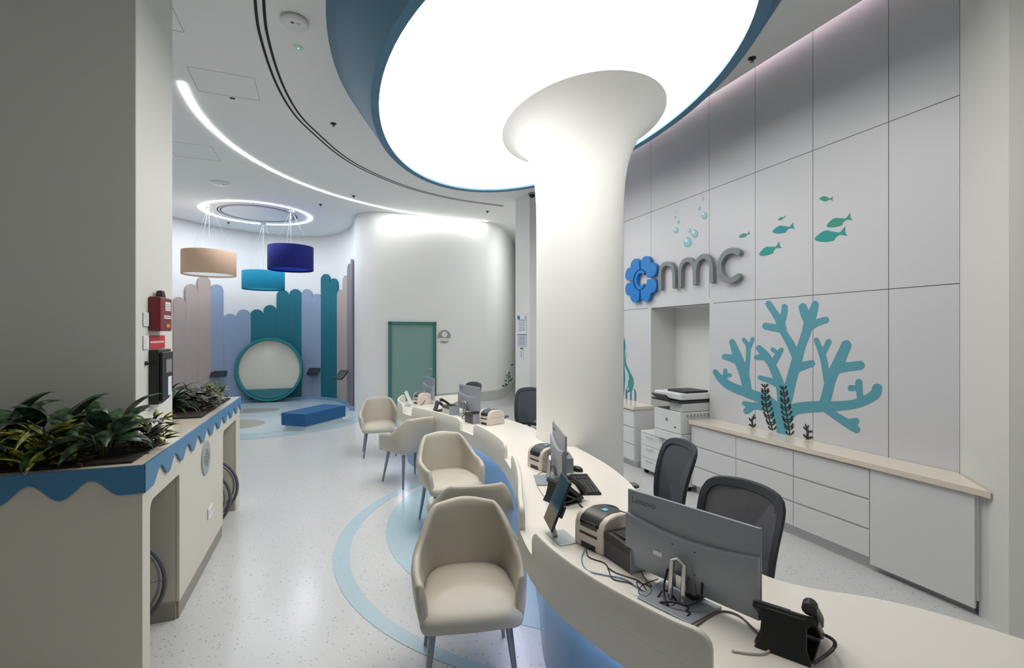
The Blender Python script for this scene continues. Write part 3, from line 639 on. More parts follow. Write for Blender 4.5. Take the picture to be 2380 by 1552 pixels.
mb = MB(); mb.box((-3.3, YC+.02, .02), (-1.30, 3.63, HC-.03)); mb.box((-1.30, YC+.02, .0), (XC-.02, 3.108, HC-.03)); mb.box((-1.30, 3.108, .945), (XC-.02, 3.655, HC-.03)); mb.box((-1.115, 3.655, 0.0), (XC-.021, 5.016, HC-.03)); mb.box((-1.9, 5.016, .96), (XC-.021, 5.69, HC-.03)); mb.box((-1.9, 5.69, 0), (XC-.021, 5.885, HC-.03)); mb.box((-1.9, 4.385, 0), (-1.36, 5.69, HC-.03))
mb.build('carcass', mat('niche_cream', (206, 200, 186), .5), t, False)
mb = MB(); mb.box((-3.3, YC-.004, HC-.03), (XC+.002, 3.626, HC)); mb.box((-1.112, 3.626, HC-.03), (XC+.002, 4.384, HC)); mb.box((-1.95, 4.384, HC-.03), (XC+.002, 5.894, HC)); mb.build('countertop', M_creamtop, t, False)
mb = MB(); mb.box((XC-.03, 3.66, 0), (XC-.006, 5.008, .11)); mb.box((-1.29, 3.645, 0), (XC-.021, 3.654, .11)); mb.box((-1.35, 5.68, 0), (XC-.021, 5.689, .11)); mb.build('skirting', M_skirt, t, False)
def wave(s): 
    return 1.047+.040*math.cos(2*PI*(s-3.243)/.2805)
ys = [YC+i*.0125 for i in range(int((5.89-YC)/.0125)+1)]
def zw(y): return 1.008 if y < 3.10 else wave(y)
poly = [(YC-.012, HC+.001), (YC-.012, 1.008)]+[(y, zw(y)) for y in ys]+[(5.89, HC+.001)]
MB().prism(poly, lambda a, b, h: (XC+.001+h, a, b), .012).build('wave_edge', M_blue, t, False)
xs = [-3.3+i*.0125 for i in range(int((3.3+XC)/.0125)+1)]
def zx(x): return 1.008 if x > -.985 else 1.050+.042*math.cos(2*PI*(x+1.102)/.2405)
poly = [(-3.3, HC+.001)]+[(x, zx(x)) for x in xs]+[(XC+.013, 1.008), (XC+.013, HC+.001)]
MB().prism(poly, lambda a, b, h: (a, YC-.001-h, b), .012).build('wave_edge', M_blue, t, False)
M_soil = mat('potting_soil', (44, 34, 28), .95, var=.3, scale=60, bump=.6)
MB().box((-3.3, 3.05, HC+.001), (-.955, 3.60, HC+.012)).build('soil_bed', M_soil, t, False)
MB().box((-1.9, 4.50, HC+.001), (-.95, 5.72, HC+.012)).build('soil_bed', M_soil, t, False)
# knee hole wall knob
tag(MB().lathe([(.0, .0), (.018, .003), (.02, .012), (.012, .03), (0, .032)], n=16).build('hook', M_black), 'small black hook on the wall of the far knee hole', 'hook')
hk = bpy.data.objects['hook']; hk.location = (-.935, 5.052, .90); hk.rotation_euler = (-PI/2, 0, 0)
# plaque and socket
t = thing('plaque', 'round grey engraved plaque on the side of the planter counter', 'plaque', (XC+.001, 4.345, .865))
MB().lathe([(.132, 0), (.132, .006), (.128, .009), (0, .009)], n=48).build('disc', mat('plaque_grey', (168, 172, 174), .4, metal=.3), t)
t.children[0].rotation_euler = (0, PI/2, 0)
mb = MB(); rr = random.Random(3)
for k in range(7):
    w = (.06, .10, .16, .18, .17, .12, .05)[k]; y = -w/2
    while y < w/2:
        l = rr.uniform(.008, .022); mb.box((.009, y, .055-.02*k), (.0103, min(y+l, w/2), .062-.02*k)); y += l+.006
mb.build('engraved_text', M_dark, t, False)
t = thing('wall_socket', 'white double socket low on the side of the planter counter', 'socket', (XC+.001, 4.485, .40))
MB().box((0, -.072, -.044), (.009, .072, .044)).build('face_plate', M_white, t, False, bevel=.003)
MB().box((.009, -.055, -.012), (.011, -.02, .018)).box((.009, .02, -.012), (.011, .055, .018)).build('switch', mat('socket_white', (212, 214, 216), .4), t, False)
# pillar fittings
XP = -1.116
t = thing('fire_alarm_panel', 'dark red fire alarm box with white labels, high on the pillar', 'alarm panel', (XP+.001, 3.965, 1.955))
MB().box((0, -.125, -.115), (.07, .125, .115)).build('housing', mat('alarm_red', (116, 22, 32), .4, var=.04), t, False, bevel=.01)
MB().lathe([(.03, 0), (.028, .02), (.022, .045), (0, .05)], c=(.035, .0, .115), n=16).build('beacon', M_black, t)
MB().box((.0705, -.03, .025), (.072, .085, .085)).box((.0705, -.06, -.03), (.072, .09, -.008)).build('paper_label', Mp, t, False)
mb = MB(); [mb.box((.0722, -.02+.03*(k % 3), .032+.011*(k//3)), (.0727, .0+.03*(k % 3), .036+.011*(k//3))) for k in range(12)]; [mb.box((.0722, -.05+.022*k, -.023), (.0727, -.036+.022*k, -.015)) for k in range(6)]; mb.build('label_print', M_dark, t, False)
MB().box((.0705, .0, -.09), (.072, .035, -.066)).box((.0705, .042, -.09), (.072, .07, -.066)).build('warning_sticker', mat('sticker_yellow', (214, 150, 30), .5), t, False)
t = thing('fire_notice', 'small flat red rectangular notice between the alarm box and black panel', 'notice', (XP+.001, 4.015, 1.765))
MB().box((0, -.163, -.045), (.004, .163, .045)).build('plate', mat('notice_red', (196, 32, 44), .45), t, False)
mb = MB(); [mb.box((.004, -.14+.0255*k, -.006), (.0048, -.122+.0255*k, .006)) for k in range(11)]; mb.build('lettering', Mp, t, False)
t = thing('access_panel', 'black wall terminal with a small grey screen, lowest on the pillar', 'control panel', (XP+.001, 3.985, 1.53))
mb = MB(); cs = [(-.135, -.18), (-.135, .185), (.135, .185), (.135, -.12), (.09, -.15), (.03, -.172), (-.05, -.183)]
mb.prism(cs, lambda a, b, h: (h, a, b), .055); mb.prism([(a*.86, b*.9) for a, b in cs], lambda a, b, h: (.055+h, a, b), .018); mb.build('housing', M_black, t, False, bevel=.004)
MB().box((.0735, -.05, .02), (.0745, .09, .12)).build('screen_bezel', mat('bezel_red', (110, 40, 44), .4), t, False)
MB().box((.0745, -.042, .027), (.0752, .082, .113)).build('display', mat('terminal_display', (130, 134, 140), .25), t, False)
MB().box((.0735, .0, -.135), (.0745, .08, -.005)).build('paper_label', Mp, t, False)
for z, lb in ((1.915, 'white blank switch plate, upper of the two by the red box'), (1.765, 'white switch plate, lower of the two beside the red notice')):
    t = thing('switch_plate', lb, 'switch', (XP+.001, 3.785, z), 0)
    MB().box((0, -.045, -.045), (.009, .045, .045)).build('face_plate', M_white, t, False, bevel=.003); MB().box((.009, -.02, -.03), (.012, .02, .03)).build('rocker', M_white, t, False, bevel=.002)
tag(MB().lathe([(0, 0), (.014, 0), (.014, .012), (.008, .02), (0, .02)], n=14).build('key_switch', M_black), 'tiny black key switch beside the black wall terminal', 'switch')
ks = bpy.data.objects['key_switch']; ks.location = (XP+.001, 3.79, 1.63); ks.rotation_euler = (0, PI/2, 0)

# wheelchairs parked in the knee holes
def wheelchair(loc, label):
    t = thing('wheelchair', label, 'wheelchair', loc, 0, 'wheelchairs parked in the knee holes')
    for y in (-.19, .19):
        w = MB(); w.tube([(.29*math.cos(2*PI*k/48), y, .30+.29*math.sin(2*PI*k/48)) for k in range(49)], .014, 8, caps=False); 
        wo = w.build('wheel', mat('tyre_grey', (92, 94, 98), .55), t)
        yy = y+(.032 if y > 0 else -.032)
        MB().tube([(.255*math.cos(2*PI*k/40), yy, .30+.255*math.sin(2*PI*k/40)) for k in range(41)], .009, 8, caps=False).build('push_rim', M_grey, wo)
        sp_ = MB()
        for k in range(12): a = 2*PI*k/12; sp_.tube([(0, y, .30), (.28*math.cos(a), y, .30+.28*math.sin(a))], .0025, 5)
        sp_.tube([(0, y-.03, .3), (0, y+.03, .3)], .03, 14); sp_.build('spokes', M_grey, wo)
        MB().tube([(.12, y*.85, .85), (.08, y*.85, .55), (.05, y*.85, .32), (-.3, y*.85, .30), (-.42, y*.85, .12)], .011, 8).build('frame', M_dark, t)
    for y in (-.16, .16): MB().tube([(-.42, y-.012, .075), (-.42, y+.012, .075)], .075, 20).build('castor', M_rubber, t)
    MB().box((-.34, -.15, .44), (.05, .15, .47)).build('seat', M_black, t, False, bevel=.006)
    MB().box((.08, -.15, .50), (.1, .15, .84)).build('backrest', M_black, t, False, bevel=.006)
wheelchair((-1.235, 3.365, 0), 'grey-wheeled wheelchair parked in the knee hole nearer the camera')
# the far one
wheelchair((-1.145, 5.32, 0), 'grey-wheeled wheelchair parked in the farther knee hole')

# ---------------------------------------------------------------- planting
def leafmat(name, a, b, sc, rough=.45):
    m = mat(name, a, rough, var=0); nt = m.node_tree
    mx = [n for n in nt.nodes if n.bl_idname == 'ShaderNodeMix'][0]; nz = [n for n in nt.nodes if n.bl_idname == 'ShaderNodeTexNoise'][0]
    nz.inputs['Scale'].default_value = sc; mx.inputs[6].default_value = lin(a)+(1,); mx.inputs[7].default_value = lin(b)+(1,)
    rp = nt.nodes.new('ShaderNodeMapRange'); rp.inputs[1].default_value = .42; rp.inputs[2].default_value = .62
    nt.links.new(nz.outputs['Fac'], rp.inputs[0]); nt.links.new(rp.outputs[0], mx.inputs[0]); return m
L_broad = leafmat('leaf_broad', (22, 44, 28), (74, 104, 70), 26, .35); L_dark = leafmat('leaf_dark', (16, 30, 20), (38, 62, 40), 14)
L_crot = leafmat('leaf_croton', (54, 68, 16), (146, 144, 38), 30); L_purp = leafmat('leaf_purple', (40, 36, 36), (86, 78, 74), 30); L_fern = leafmat('leaf_fern', (26, 48, 28), (64, 88, 48), 30)
def leaf(mb, base, az, el, L, w, droop, seg=8, fold=.25, mi=0, tip=1.0):
    """one leaf blade: starts at elevation el and droops along its length"""
    p = Vector(base); d_az = Vector((math.cos(az), math.sin(az), 0)); side = Vector((-math.sin(az), math.cos(az), 0)); V = []; e = el
    for i in range(seg+1):
        f = i/seg; ww = w*math.sin(PI*min(1, .06+.94*f**.8))*(1-f*.05) if f < 1 else 0
        dirn = d_az*math.cos(e)+Vector((0, 0, 1))*math.sin(e); nn = dirn.cross(side)*-1
        up = nn*(ww*fold)
        V += [p-side*ww*.5+up, p, p+side*ww*.5+up]
        p = p+dirn*(L/seg); e -= droop/seg
    Fc = []
    for i in range(seg):
        a = i*3; Fc += [(a, a+1, a+4, a+3), (a+1, a+2, a+5, a+4)]
    mb.add(V, Fc, mi)
def plant(name, label, cat, loc, kind, R, s=1.0, grp=None):
    t = thing(name, label, cat, loc, 0, grp); mb = MB(); st = MB(); rnd = random.Random(R)
    if kind == 'broad':
        for i in range(18):
            az = i*2.4+rnd.uniform(-.3, .3); f = i/18; el = math.radians(80-62*f)+rnd.uniform(-.1, .1); st_l = (.05+.10*(1-f))*s
            b = Vector((.012*math.cos(az), .012*math.sin(az), .01)); q = b+Vector((math.cos(az)*st_l*.35, math.sin(az)*st_l*.35, st_l))
            st.tube([b, q], .0035, 5); leaf(mb, q, az, el*.8+.15, rnd.uniform(.19, .27)*s, rnd.uniform(.065, .09)*s, 1.5+.7*f)
    elif kind == 'croton':
        for i in range(95):
            az = rnd.uniform(0, 2*PI); h = rnd.uniform(.02, .17)*s; r = rnd.uniform(.0, .09)*s
            q = Vector((r*math.cos(az), r*math.sin(az), h)); leaf(mb, q, az+rnd.uniform(-.5, .5), rnd.uniform(-.2, 1.1), rnd.uniform(.07, .13)*s, rnd.uniform(.024, .038)*s, 1.0, 5, .35)
        for i in range(6): az = i; st.tube([(0, 0, 0), (.03*math.cos(az), .03*math.sin(az), .08*s), (.06*math.cos(az), .06*math.sin(az), .15*s)], .003, 5)
    elif kind == 'purple':
        for i in range(80):
            az = rnd.uniform(0, 2*PI); h = rnd.uniform(.0, .12)*s; r = math.sqrt(rnd.random())*.10*s*(1-.3*h/.12)
            q = Vector((r*math.cos(az), r*math.sin(az), h)); leaf(mb, q, az, rnd.uniform(-.1, .9), rnd.uniform(.045, .065)*s, rnd.uniform(.03, .042)*s, .9, 5, .2)
        for i in range(6): az = i; st.tube([(0, 0, 0), (.05*math.cos(az), .05*math.sin(az), .08*s)], .003, 5)
    else:
        for i in range(60):
            az = i*2.4+rnd.uniform(-.2, .2); f = i/60; leaf(mb, (.01*math.cos(az), .01*math.sin(az), .02), az, math.radians(88-60*f), rnd.uniform(.26, .38)*s, rnd.uniform(.022, .034)*s, 1.7+.5*f, 9, .3)
        st.tube([(0, 0, 0), (0, 0, .05)], .012, 6)
    mb.build('foliage', {'broad': L_broad, 'dark': L_dark, 'croton': L_crot, 'purple': L_purp, 'fern': L_fern}[kind], t, ang=60)
    st.build('stems', mat('plant_stem', (60, 72, 34), .6), t)
G1, G2 = 'plants in the planter nearer the camera', 'plants in the planter beyond the pillar'
zb = HC+.012
plant('potted_plant', 'broad-leaved dark plant with one long leaf reaching up, before the pillar', 'plant', (-1.38, 3.28, zb), 'broad', 3, 1.22, G1)
plant('potted_plant', 'variegated broad-leaved plant drooping over the blue corner edge', 'plant', (-1.12, 3.17, zb), 'broad', 12, 1.15, G1)
plant('potted_plant', 'dark broad-leaved plant cut by the left picture edge', 'plant', (-1.60, 3.22, zb), 'broad', 21, 1.25, G1)
plant('potted_plant', 'low purplish small-leaved plant at the front of the near planter', 'plant', (-1.22, 3.10, zb), 'purple', 31, .8, G1)
plant('potted_plant', 'dark broad-leaved plant close against the pillar corner', 'plant', (-1.16, 3.37, zb), 'broad', 33, .8, G1)
plant('potted_plant', 'yellow-green croton low between the broad-leaved plants', 'plant', (-1.33, 3.10, zb), 'croton', 5, 1.15, G1)
plant('potted_plant', 'yellow-green croton at the counter corner below the wall terminal', 'plant', (-1.01, 3.53, zb), 'croton', 6, .85, G1)
plant('potted_plant', 'small-leaved purplish plant at the counter corner', 'plant', (-1.00, 3.37, zb), 'purple', 8, .95, G1)
plant('potted_plant', 'yellow-green croton near the left picture edge', 'plant', (-1.47, 3.10, zb), 'croton', 9, .95, G1)
plant('fern', 'big dark fern just behind the pillar', 'plant', (-1.26, 4.85, zb), 'fern', 1, 1.0, G2)
plant('fern', 'arching green fern in the middle of the far planter', 'plant', (-1.17, 5.18, zb), 'fern', 2, .85, G2)
plant('potted_plant', 'purplish small-leaved bush at the front of the far planter', 'plant', (-1.055, 4.95, zb), 'purple', 4, 1.35, G2)
plant('potted_plant', 'yellow-green croton right of the purplish bush in the far planter', 'plant', (-1.07, 5.36, zb), 'croton', 7, .9, G2)
plant('potted_plant', 'small dark leafy plant at the far end of the counter', 'plant', (-1.06, 5.62, zb), 'broad', 14, .5, G2)
plant('fern', 'dark fern at the back of the far planter', 'plant', (-1.42, 5.35, zb), 'fern', 15, .95, G2)
# blue bowl seat just past the counter
t = thing('floor_seat', 'small blue bowl-shaped floor seat just past the planter counter', 'stool', (-1.28, 6.45, 0))
MB().lathe([(.10, .0), (.13, .02), (.20, .07), (.255, .15), (.265, .21), (.25, .24), (.235, .235), (.15, .20), (0, .19)], n=40).build('bowl', mat('seat_blue', (30, 100, 168), .4), t)
# ================================================================ ALCOVE: PANELS, NOOK, TABLETS, PENDANTS, BENCH
def hitalc(u, off=.0):
    d = ray(u, 776); best = None
    for a, b in zip(alc, alc[1:]):
        tt = (b-a).normalized(); nn = Vector((tt.y, -tt.x, 0)); a2, b2 = a+nn*off, b+nn*off; e = b2-a2
        den = d.x*e.y-d.y*e.x
        if abs(den) < 1e-9: continue
        k = (a2.x*e.y-a2.y*e.x)/den; s_ = (a2.x*d.y-a2.y*d.x)/den
        if k > 0 and -.02 <= s_ <= 1.02 and (best is None or k < best[0]): best = (k, Vector((d.x*k, d.y*k, 0)))
    return best[1] if best else None
pan = [(398, 427, 690, M_taupe, 'leftmost visible mauve-beige upholstered panel, partly behind the pillar'), (427, 456, 660, M_taupe, 'mauve-beige upholstered panel, second from the pillar'), (456, 487, 642, M_taupe, 'tallest left mauve-beige upholstered panel under the peach lampshade'),
 (487, 517, 661, M_peri, 'tall periwinkle panel next to the mauve-beige ones'), (517, 550, 729, M_peri, 'shortest periwinkle panel left of the round nook'), (549, 581, 719, M_peri, 'short periwinkle panel touching the dark teal ones on the left'),
 (581, 612, 719, M_teal, 'short dark teal panel over the left of the round nook'), (612, 643, 709, M_teal, 'dark teal panel over the middle of the round nook'), (643, 673, 674, M_teal, 'tall dark teal panel right under the teal lampshade'), (673, 702, 672, M_teal, 'tall dark teal panel at the right rim of the nook'),
 (702, 727, 672, M_peri, 'periwinkle panel behind the middle wall tablet, taller of the right pair'), (727, 749, 683, M_peri, 'periwinkle panel, shorter of the right pair'), (749, 770, 637, M_teal, 'tallest dark teal panel right of the nook'), (770, 788, 647, M_teal, 'slightly shorter dark teal panel beside the tallest'),
 (788, 801, 673, M_taupe, 'narrow beige panel behind the rightmost tablet'), (801, 812, 640, M_taupe, 'taller beige panel at the right of the alcove'), (812, 819.5, 613, M_gfab, 'narrow grey panel near the white wall edge'), (819.5, 823.5, 602, M_gfab, 'thin rightmost grey panel at the white wall edge')]
for (u0, u1, vt, m_, lb) in pan:
    a, b = hitalc(u0), hitalc(u1)
    if a is None or b is None: continue
    mid = (a+b)/2; dep = mid.x*math.sin(YAW)+mid.y*math.cos(YAW); zt = CAM_H+(776-vt)*dep/F_PX
    e = b-a; w = e.length; e.normalize(); nn = Vector((e.y, -e.x, 0)); r = w/2-.004
    poly = [(.004, .02), (.004, zt-r)]+[(w/2-r*math.cos(PI*k/14), zt-r+min(r, .2)*1.0*math.sin(PI*k/14)*(r/min(r, .2))) for k in range(15)]+[(w-.004, zt-r), (w-.004, .02)]
    poly = [p for i, p in enumerate(poly) if i == 0 or math.dist(p, poly[i-1]) > 1e-5]
    mb = MB(); mb.prism(poly, lambda p, q, h, a=a, e=e, nn=nn: tuple(a+e*p+nn*(.012+h)+Vector((0, 0, q))), .05)
    tag(mb.build('upholstered_panel', m_, bevel=.014, seg=3), lb, 'wall panel', 'upholstered alcove panels')
# round reading nook
t = thing('reading_nook', 'round teal-rimmed seating nook on the alcove wall', 'seat', (-1.478, 14.32, .875), math.radians(-1))
def ringy(r, y, n=64): return [(r*math.cos(2*PI*k/n), y, r*1.04*math.sin(2*PI*k/n)) for k in range(n)]
M_tl = mat('nook_teal', (24, 128, 136), .45); M_ck = mat('nook_cream', (206, 204, 190), .5)
MB().loft([ringy(.815, .30), ringy(.815, .02), ringy(.805, 0), ringy(.765, 0), ringy(.755, .02), ringy(.755, .05)], caps=False).build('rim', M_tl, t, ang=50)
MB().loft([ringy(.756, .05), ringy(.735, .115)], caps=False).build('inner_wall', mat('nook_inside_teal', (96, 148, 148), .5), t, ang=50)
mb = MB(); mb.add(ringy(.74, .112), [tuple(range(64))]); mb.build('back_panel', M_ck, t, False)
ch = [p for p in [(.745*math.cos(a), .775*math.sin(a)) for a in [math.radians(222+96*k/24) for k in range(25)]]]
MB().prism(ch, lambda a, b, h: (a, .015+h, b), .09).build('seat_cushion', mat('cushion_teal', (58, 118, 128), .8, bump=.3), t, False, bevel=.012)
# wall tablets
def walltablet(u, v, w, h, rot, tilt, label, drop=.0, off=.2, arm=None):
    p = hitalc(u, off); dep = p.x*math.sin(YAW)+p.y*math.cos(YAW); z = CAM_H+(776-v)*dep/F_PX
    t = thing('wall_tablet', label, 'tablet', (p.x, p.y, z), rot, 'tablets on brackets in the alcove')
    M = Matrix.Rotation(tilt, 4, 'X')
    b = MB().cbox((0, 0, 0), (w, .025, h), 0, M).build('case', M_black, t, False, bevel=.006)
    MB().cbox((0, -.0135, 0), (w*.86, .002, h*.8), 0, M).build('screen', mat('tablet_glass', (44, 48, 50), .12), b, False)
    q = hitalc(arm or u, .065); loc = Matrix.Rotation(-rot, 4, 'Z') @ (Vector((q.x-p.x, q.y-p.y, 0)))
    MB().tube([(0, .015, 0), loc*.5+Vector((0, 0, -.0)), loc], .016, 8).lathe([(.05, 0), (.05, .01)], c=(loc.x, loc.y, -.005), n=12).build('wall_bracket', M_black, t)
walltablet(508.5, 869, .36, .24, .05, math.radians(-58), 'flat black tablet on a bracket left of the round nook')
walltablet(728.5, 863, .31, .27, -.35, math.radians(-50), 'black tablet on a bracket right of the round nook')
walltablet(793, 871, .32, .30, -.95, math.radians(-45), 'black tablet on a side arm at the right end of the alcove', off=.28, arm=803)
# pendants
def pendant(cc, r, top, bot, m_, md, label, sh=0):
    t = thing('pendant_lamp', label, 'pendant lamp', (cc[0], cc[1], 0))
    MB().loft([[(rr*math.cos(2*PI*k/56), rr*math.sin(2*PI*k/56), z) for k in range(56)] for rr, z in ((r-.012, bot+.01), (r-.012, top-.01), (r-.002, top), (r, top-.004), (r, bot+.004), (r-.004, bot), (r-.012, bot+.01))], caps=False).build('lamp_shade', m_, t, ang=50)
    mb = MB(); mb.add([((r-.012)*math.cos(2*PI*k/56), (r-.012)*math.sin(2*PI*k/56), bot+.035) for k in range(56)], [tuple(range(56))]); mb.build('diffuser', md, t, False)
    MB().lathe([(.075, ZC-.001), (.075, ZC-.025), (.06, ZC-.03), (0, ZC-.03)], n=24).build('ceiling_rose', M_white, t)
    mb = MB()
    for k in range(3):
        a = 2*PI*k/3+.4; mb.tube([(.03*math.cos(a), .03*math.sin(a), ZC-.03), ((r-.02)*math.cos(a), (r-.02)*math.sin(a), top-.02)], .0022, 5)
    mb.tube([(0, 0, ZC-.03), (0, 0, top-.03)], .004, 6)
    for k in range(3): a = 2*PI*k/3+.4; mb.tube([(0, 0, top-.03), ((r-.014)*math.cos(a), (r-.014)*math.sin(a), top-.03)], .004, 5)
    mb.build('suspension_wire', mat('wire_grey', (196, 200, 204), .4), t)
pendant((-2.39, 11.98), .51, 3.575, 3.075, mat('shade_peach', (214, 180, 152), .8, bump=.3, scale=40), mat('diffuser_white', (236, 238, 240), .5, emit=.35), 'peach drum pendant lamp hanging left in the alcove')
pendant((-1.51, 13.41), .48, 3.36, 2.92, mat('shade_teal', (0, 136, 170), .8, bump=.3, scale=40), mat('diffuser_teal', (40, 170, 200), .5, emit=.2), 'turquoise drum pendant lamp, lowest and middle of the alcove')
pendant((-.79, 11.84), .47, 3.76, 3.24, mat('shade_navy', (0, 14, 108), .85, bump=.3, scale=40), mat('diffuser_blue', (8, 40, 170), .5, emit=.25), 'navy drum pendant lamp, highest on the right')
# bench
A = Vector((-.414, 9.834, 0)); B = Vector((.338, 10.781, 0)); ex = (B-A).normalized(); L = (B-A).length
t = thing('bench', 'low blue upholstered block bench on a white plinth in the alcove', 'bench', tuple(A), math.atan2(ex.y, ex.x))
MB().box((0, 0, .085), (L, .56, .326)).build('seat_block', mat('bench_blue', (0, 84, 134), .5, var=.04, bump=.1), t, bevel=.018, seg=3)
MB().box((.05, .05, 0), (L-.05, .51, .085)).build('plinth', mat('plinth_white', (206, 216, 222), .4), t, False)
# ================================================================ RECEPTION DESK
YM = 4.52
near = [(2.55,.50),(2.2,.55),(1.8,.68),(1.45,.92),(1.22,1.13),(1.10,1.26),(1.03,1.43),(.965,1.66),(.93,1.88),(.923,2.1),(.95,2.33),(1.02,2.6),(1.18,3.02),(1.31,3.42),(1.40,3.82),(1.455,4.2)]
front = near+[(1.468, YM)]+[(x, 2*YM-y) for x, y in near[::-1]]
FC = [Vector((p.x, p.y, 0)) for p in cr([(a, b, 0) for a, b in front], 8)]
def offcurve(P, d):
    o = []
    for i, p in enumerate(P):
        t_ = (P[min(i+1, len(P)-1)]-P[max(i-1, 0)]).normalized(); o.append(p+Vector((t_.y, -t_.x, 0))*d)
    return o
bk = [(2.42,.72),(2.32,.92),(2.24,1.10),(2.17,1.23),(2.07,1.35),(1.92,1.48),(1.83,1.62),(1.80,1.85),(1.83,2.2),(1.93,2.65),(2.06,3.05),(2.15,3.45),(2.19,3.8)]
cut = [(2.466+.456*math.cos(math.radians(a)), 4.52+.456*math.sin(math.radians(a))) for a in range(236, 123, -8)]
back = [(p.x, p.y) for p in cr([(a, b, 0) for a, b in bk], 5)]+[(2.21, 4.10)]+cut
back += [(2.205, 4.94)]+[(a, 2*YM-b) for a, b in [(p.x, p.y) for p in cr([(a, b, 0) for a, b in bk], 5)][::-1]]
t = thing('reception_desk', 'long curved white reception desk with raised screens and glowing blue base', 'desk', (0, 0, 0))
F1 = offcurve(FC, .030)
poly = [(p.x, p.y) for p in F1]+[p for p in back[::-1]]
MB().prism(poly, lambda a, b, h: (a, b, .70+h), .04).build('desktop', M_desk, t, False)
r_ = [[(a.x, a.y, .61), (b.x, b.y, .61), (b.x, b.y, .7398), (a.x, a.y, .7398)] for a, b in zip(FC, F1)]
MB().loft(r_).build('apron', M_deskface, t, ang=40)
def seg_of(y0, y1, x=None):
    """stations of the front between two y values, near side first"""
    return [i for i, p in enumerate(FC) if y0 <= p.y <= y1 and p.x < 1.6]
for (y0, y1, lb) in ((1.20, 2.187, 0), (2.48, 3.644, 0), (3.949, 5.003, 0), (5.318, 6.479, 0), (6.733, 7.80, 0)):
    ids = seg_of(y0, y1); P = [FC[i] for i in ids]; n = len(P)
    # resample finely by arc length
    S = [0]
    for a, b in zip(P, P[1:]): S.append(S[-1]+(b-a).length)
    L = S[-1]; st = [0, .004, .010, .02, .033, .048, .06]; st += [.06+(L-.12)*k/40 for k in range(1, 40)]+[L-s_ for s_ in st[::-1]]
    def pt(s_):
        for k in range(n-1):
            if S[k+1] >= s_-1e-9:
                f = (s_-S[k])/(S[k+1]-S[k]); a = P[k].lerp(P[k+1], f); tt = (P[min(k+2, n-1)]-P[max(k-1, 0)]).normalized(); return a, Vector((tt.y, -tt.x, 0))
        return P[-1], Vector((1, 0, 0))
    rings = []
    for s_ in st:
        a, nn = pt(s_); e = min(s_, L-s_); r = .06; z = .865 if e >= r else .865-r+math.sqrt(max(0, r*r-(r-e)**2)); b = a+nn*.030
        c1, c2 = a+nn*.005, b-nn*.005
        rings.append([(a.x, a.y, .7405), (b.x, b.y, .7405), (b.x, b.y, z-.006), (c2.x, c2.y, z), (c1.x, c1.y, z), (a.x, a.y, z-.006)])
    MB().loft(rings).build('desk_screen', M_deskface, t, ang=50)
BC = offcurve(FC, .14); BC2 = offcurve(FC, .17)
ids = [i for i, p in enumerate(FC) if .95 < p.y < 8.1]
MB().loft([[(BC[i].x, BC[i].y, 0), (BC2[i].x, BC2[i].y, 0), (BC2[i].x, BC2[i].y, .69), (BC[i].x, BC[i].y, .69)] for i in ids]).build('base_panel', M_deskblue, t, ang=40)
LS, LS2 = offcurve(FC, .05), offcurve(FC, .075)
MB().loft([[(LS[i].x, LS[i].y, .685), (LS2[i].x, LS2[i].y, .685), (LS2[i].x, LS2[i].y, .698), (LS[i].x, LS[i].y, .698)] for i in ids]).build('light_strip', MATS['desk_light'], t, ang=40)

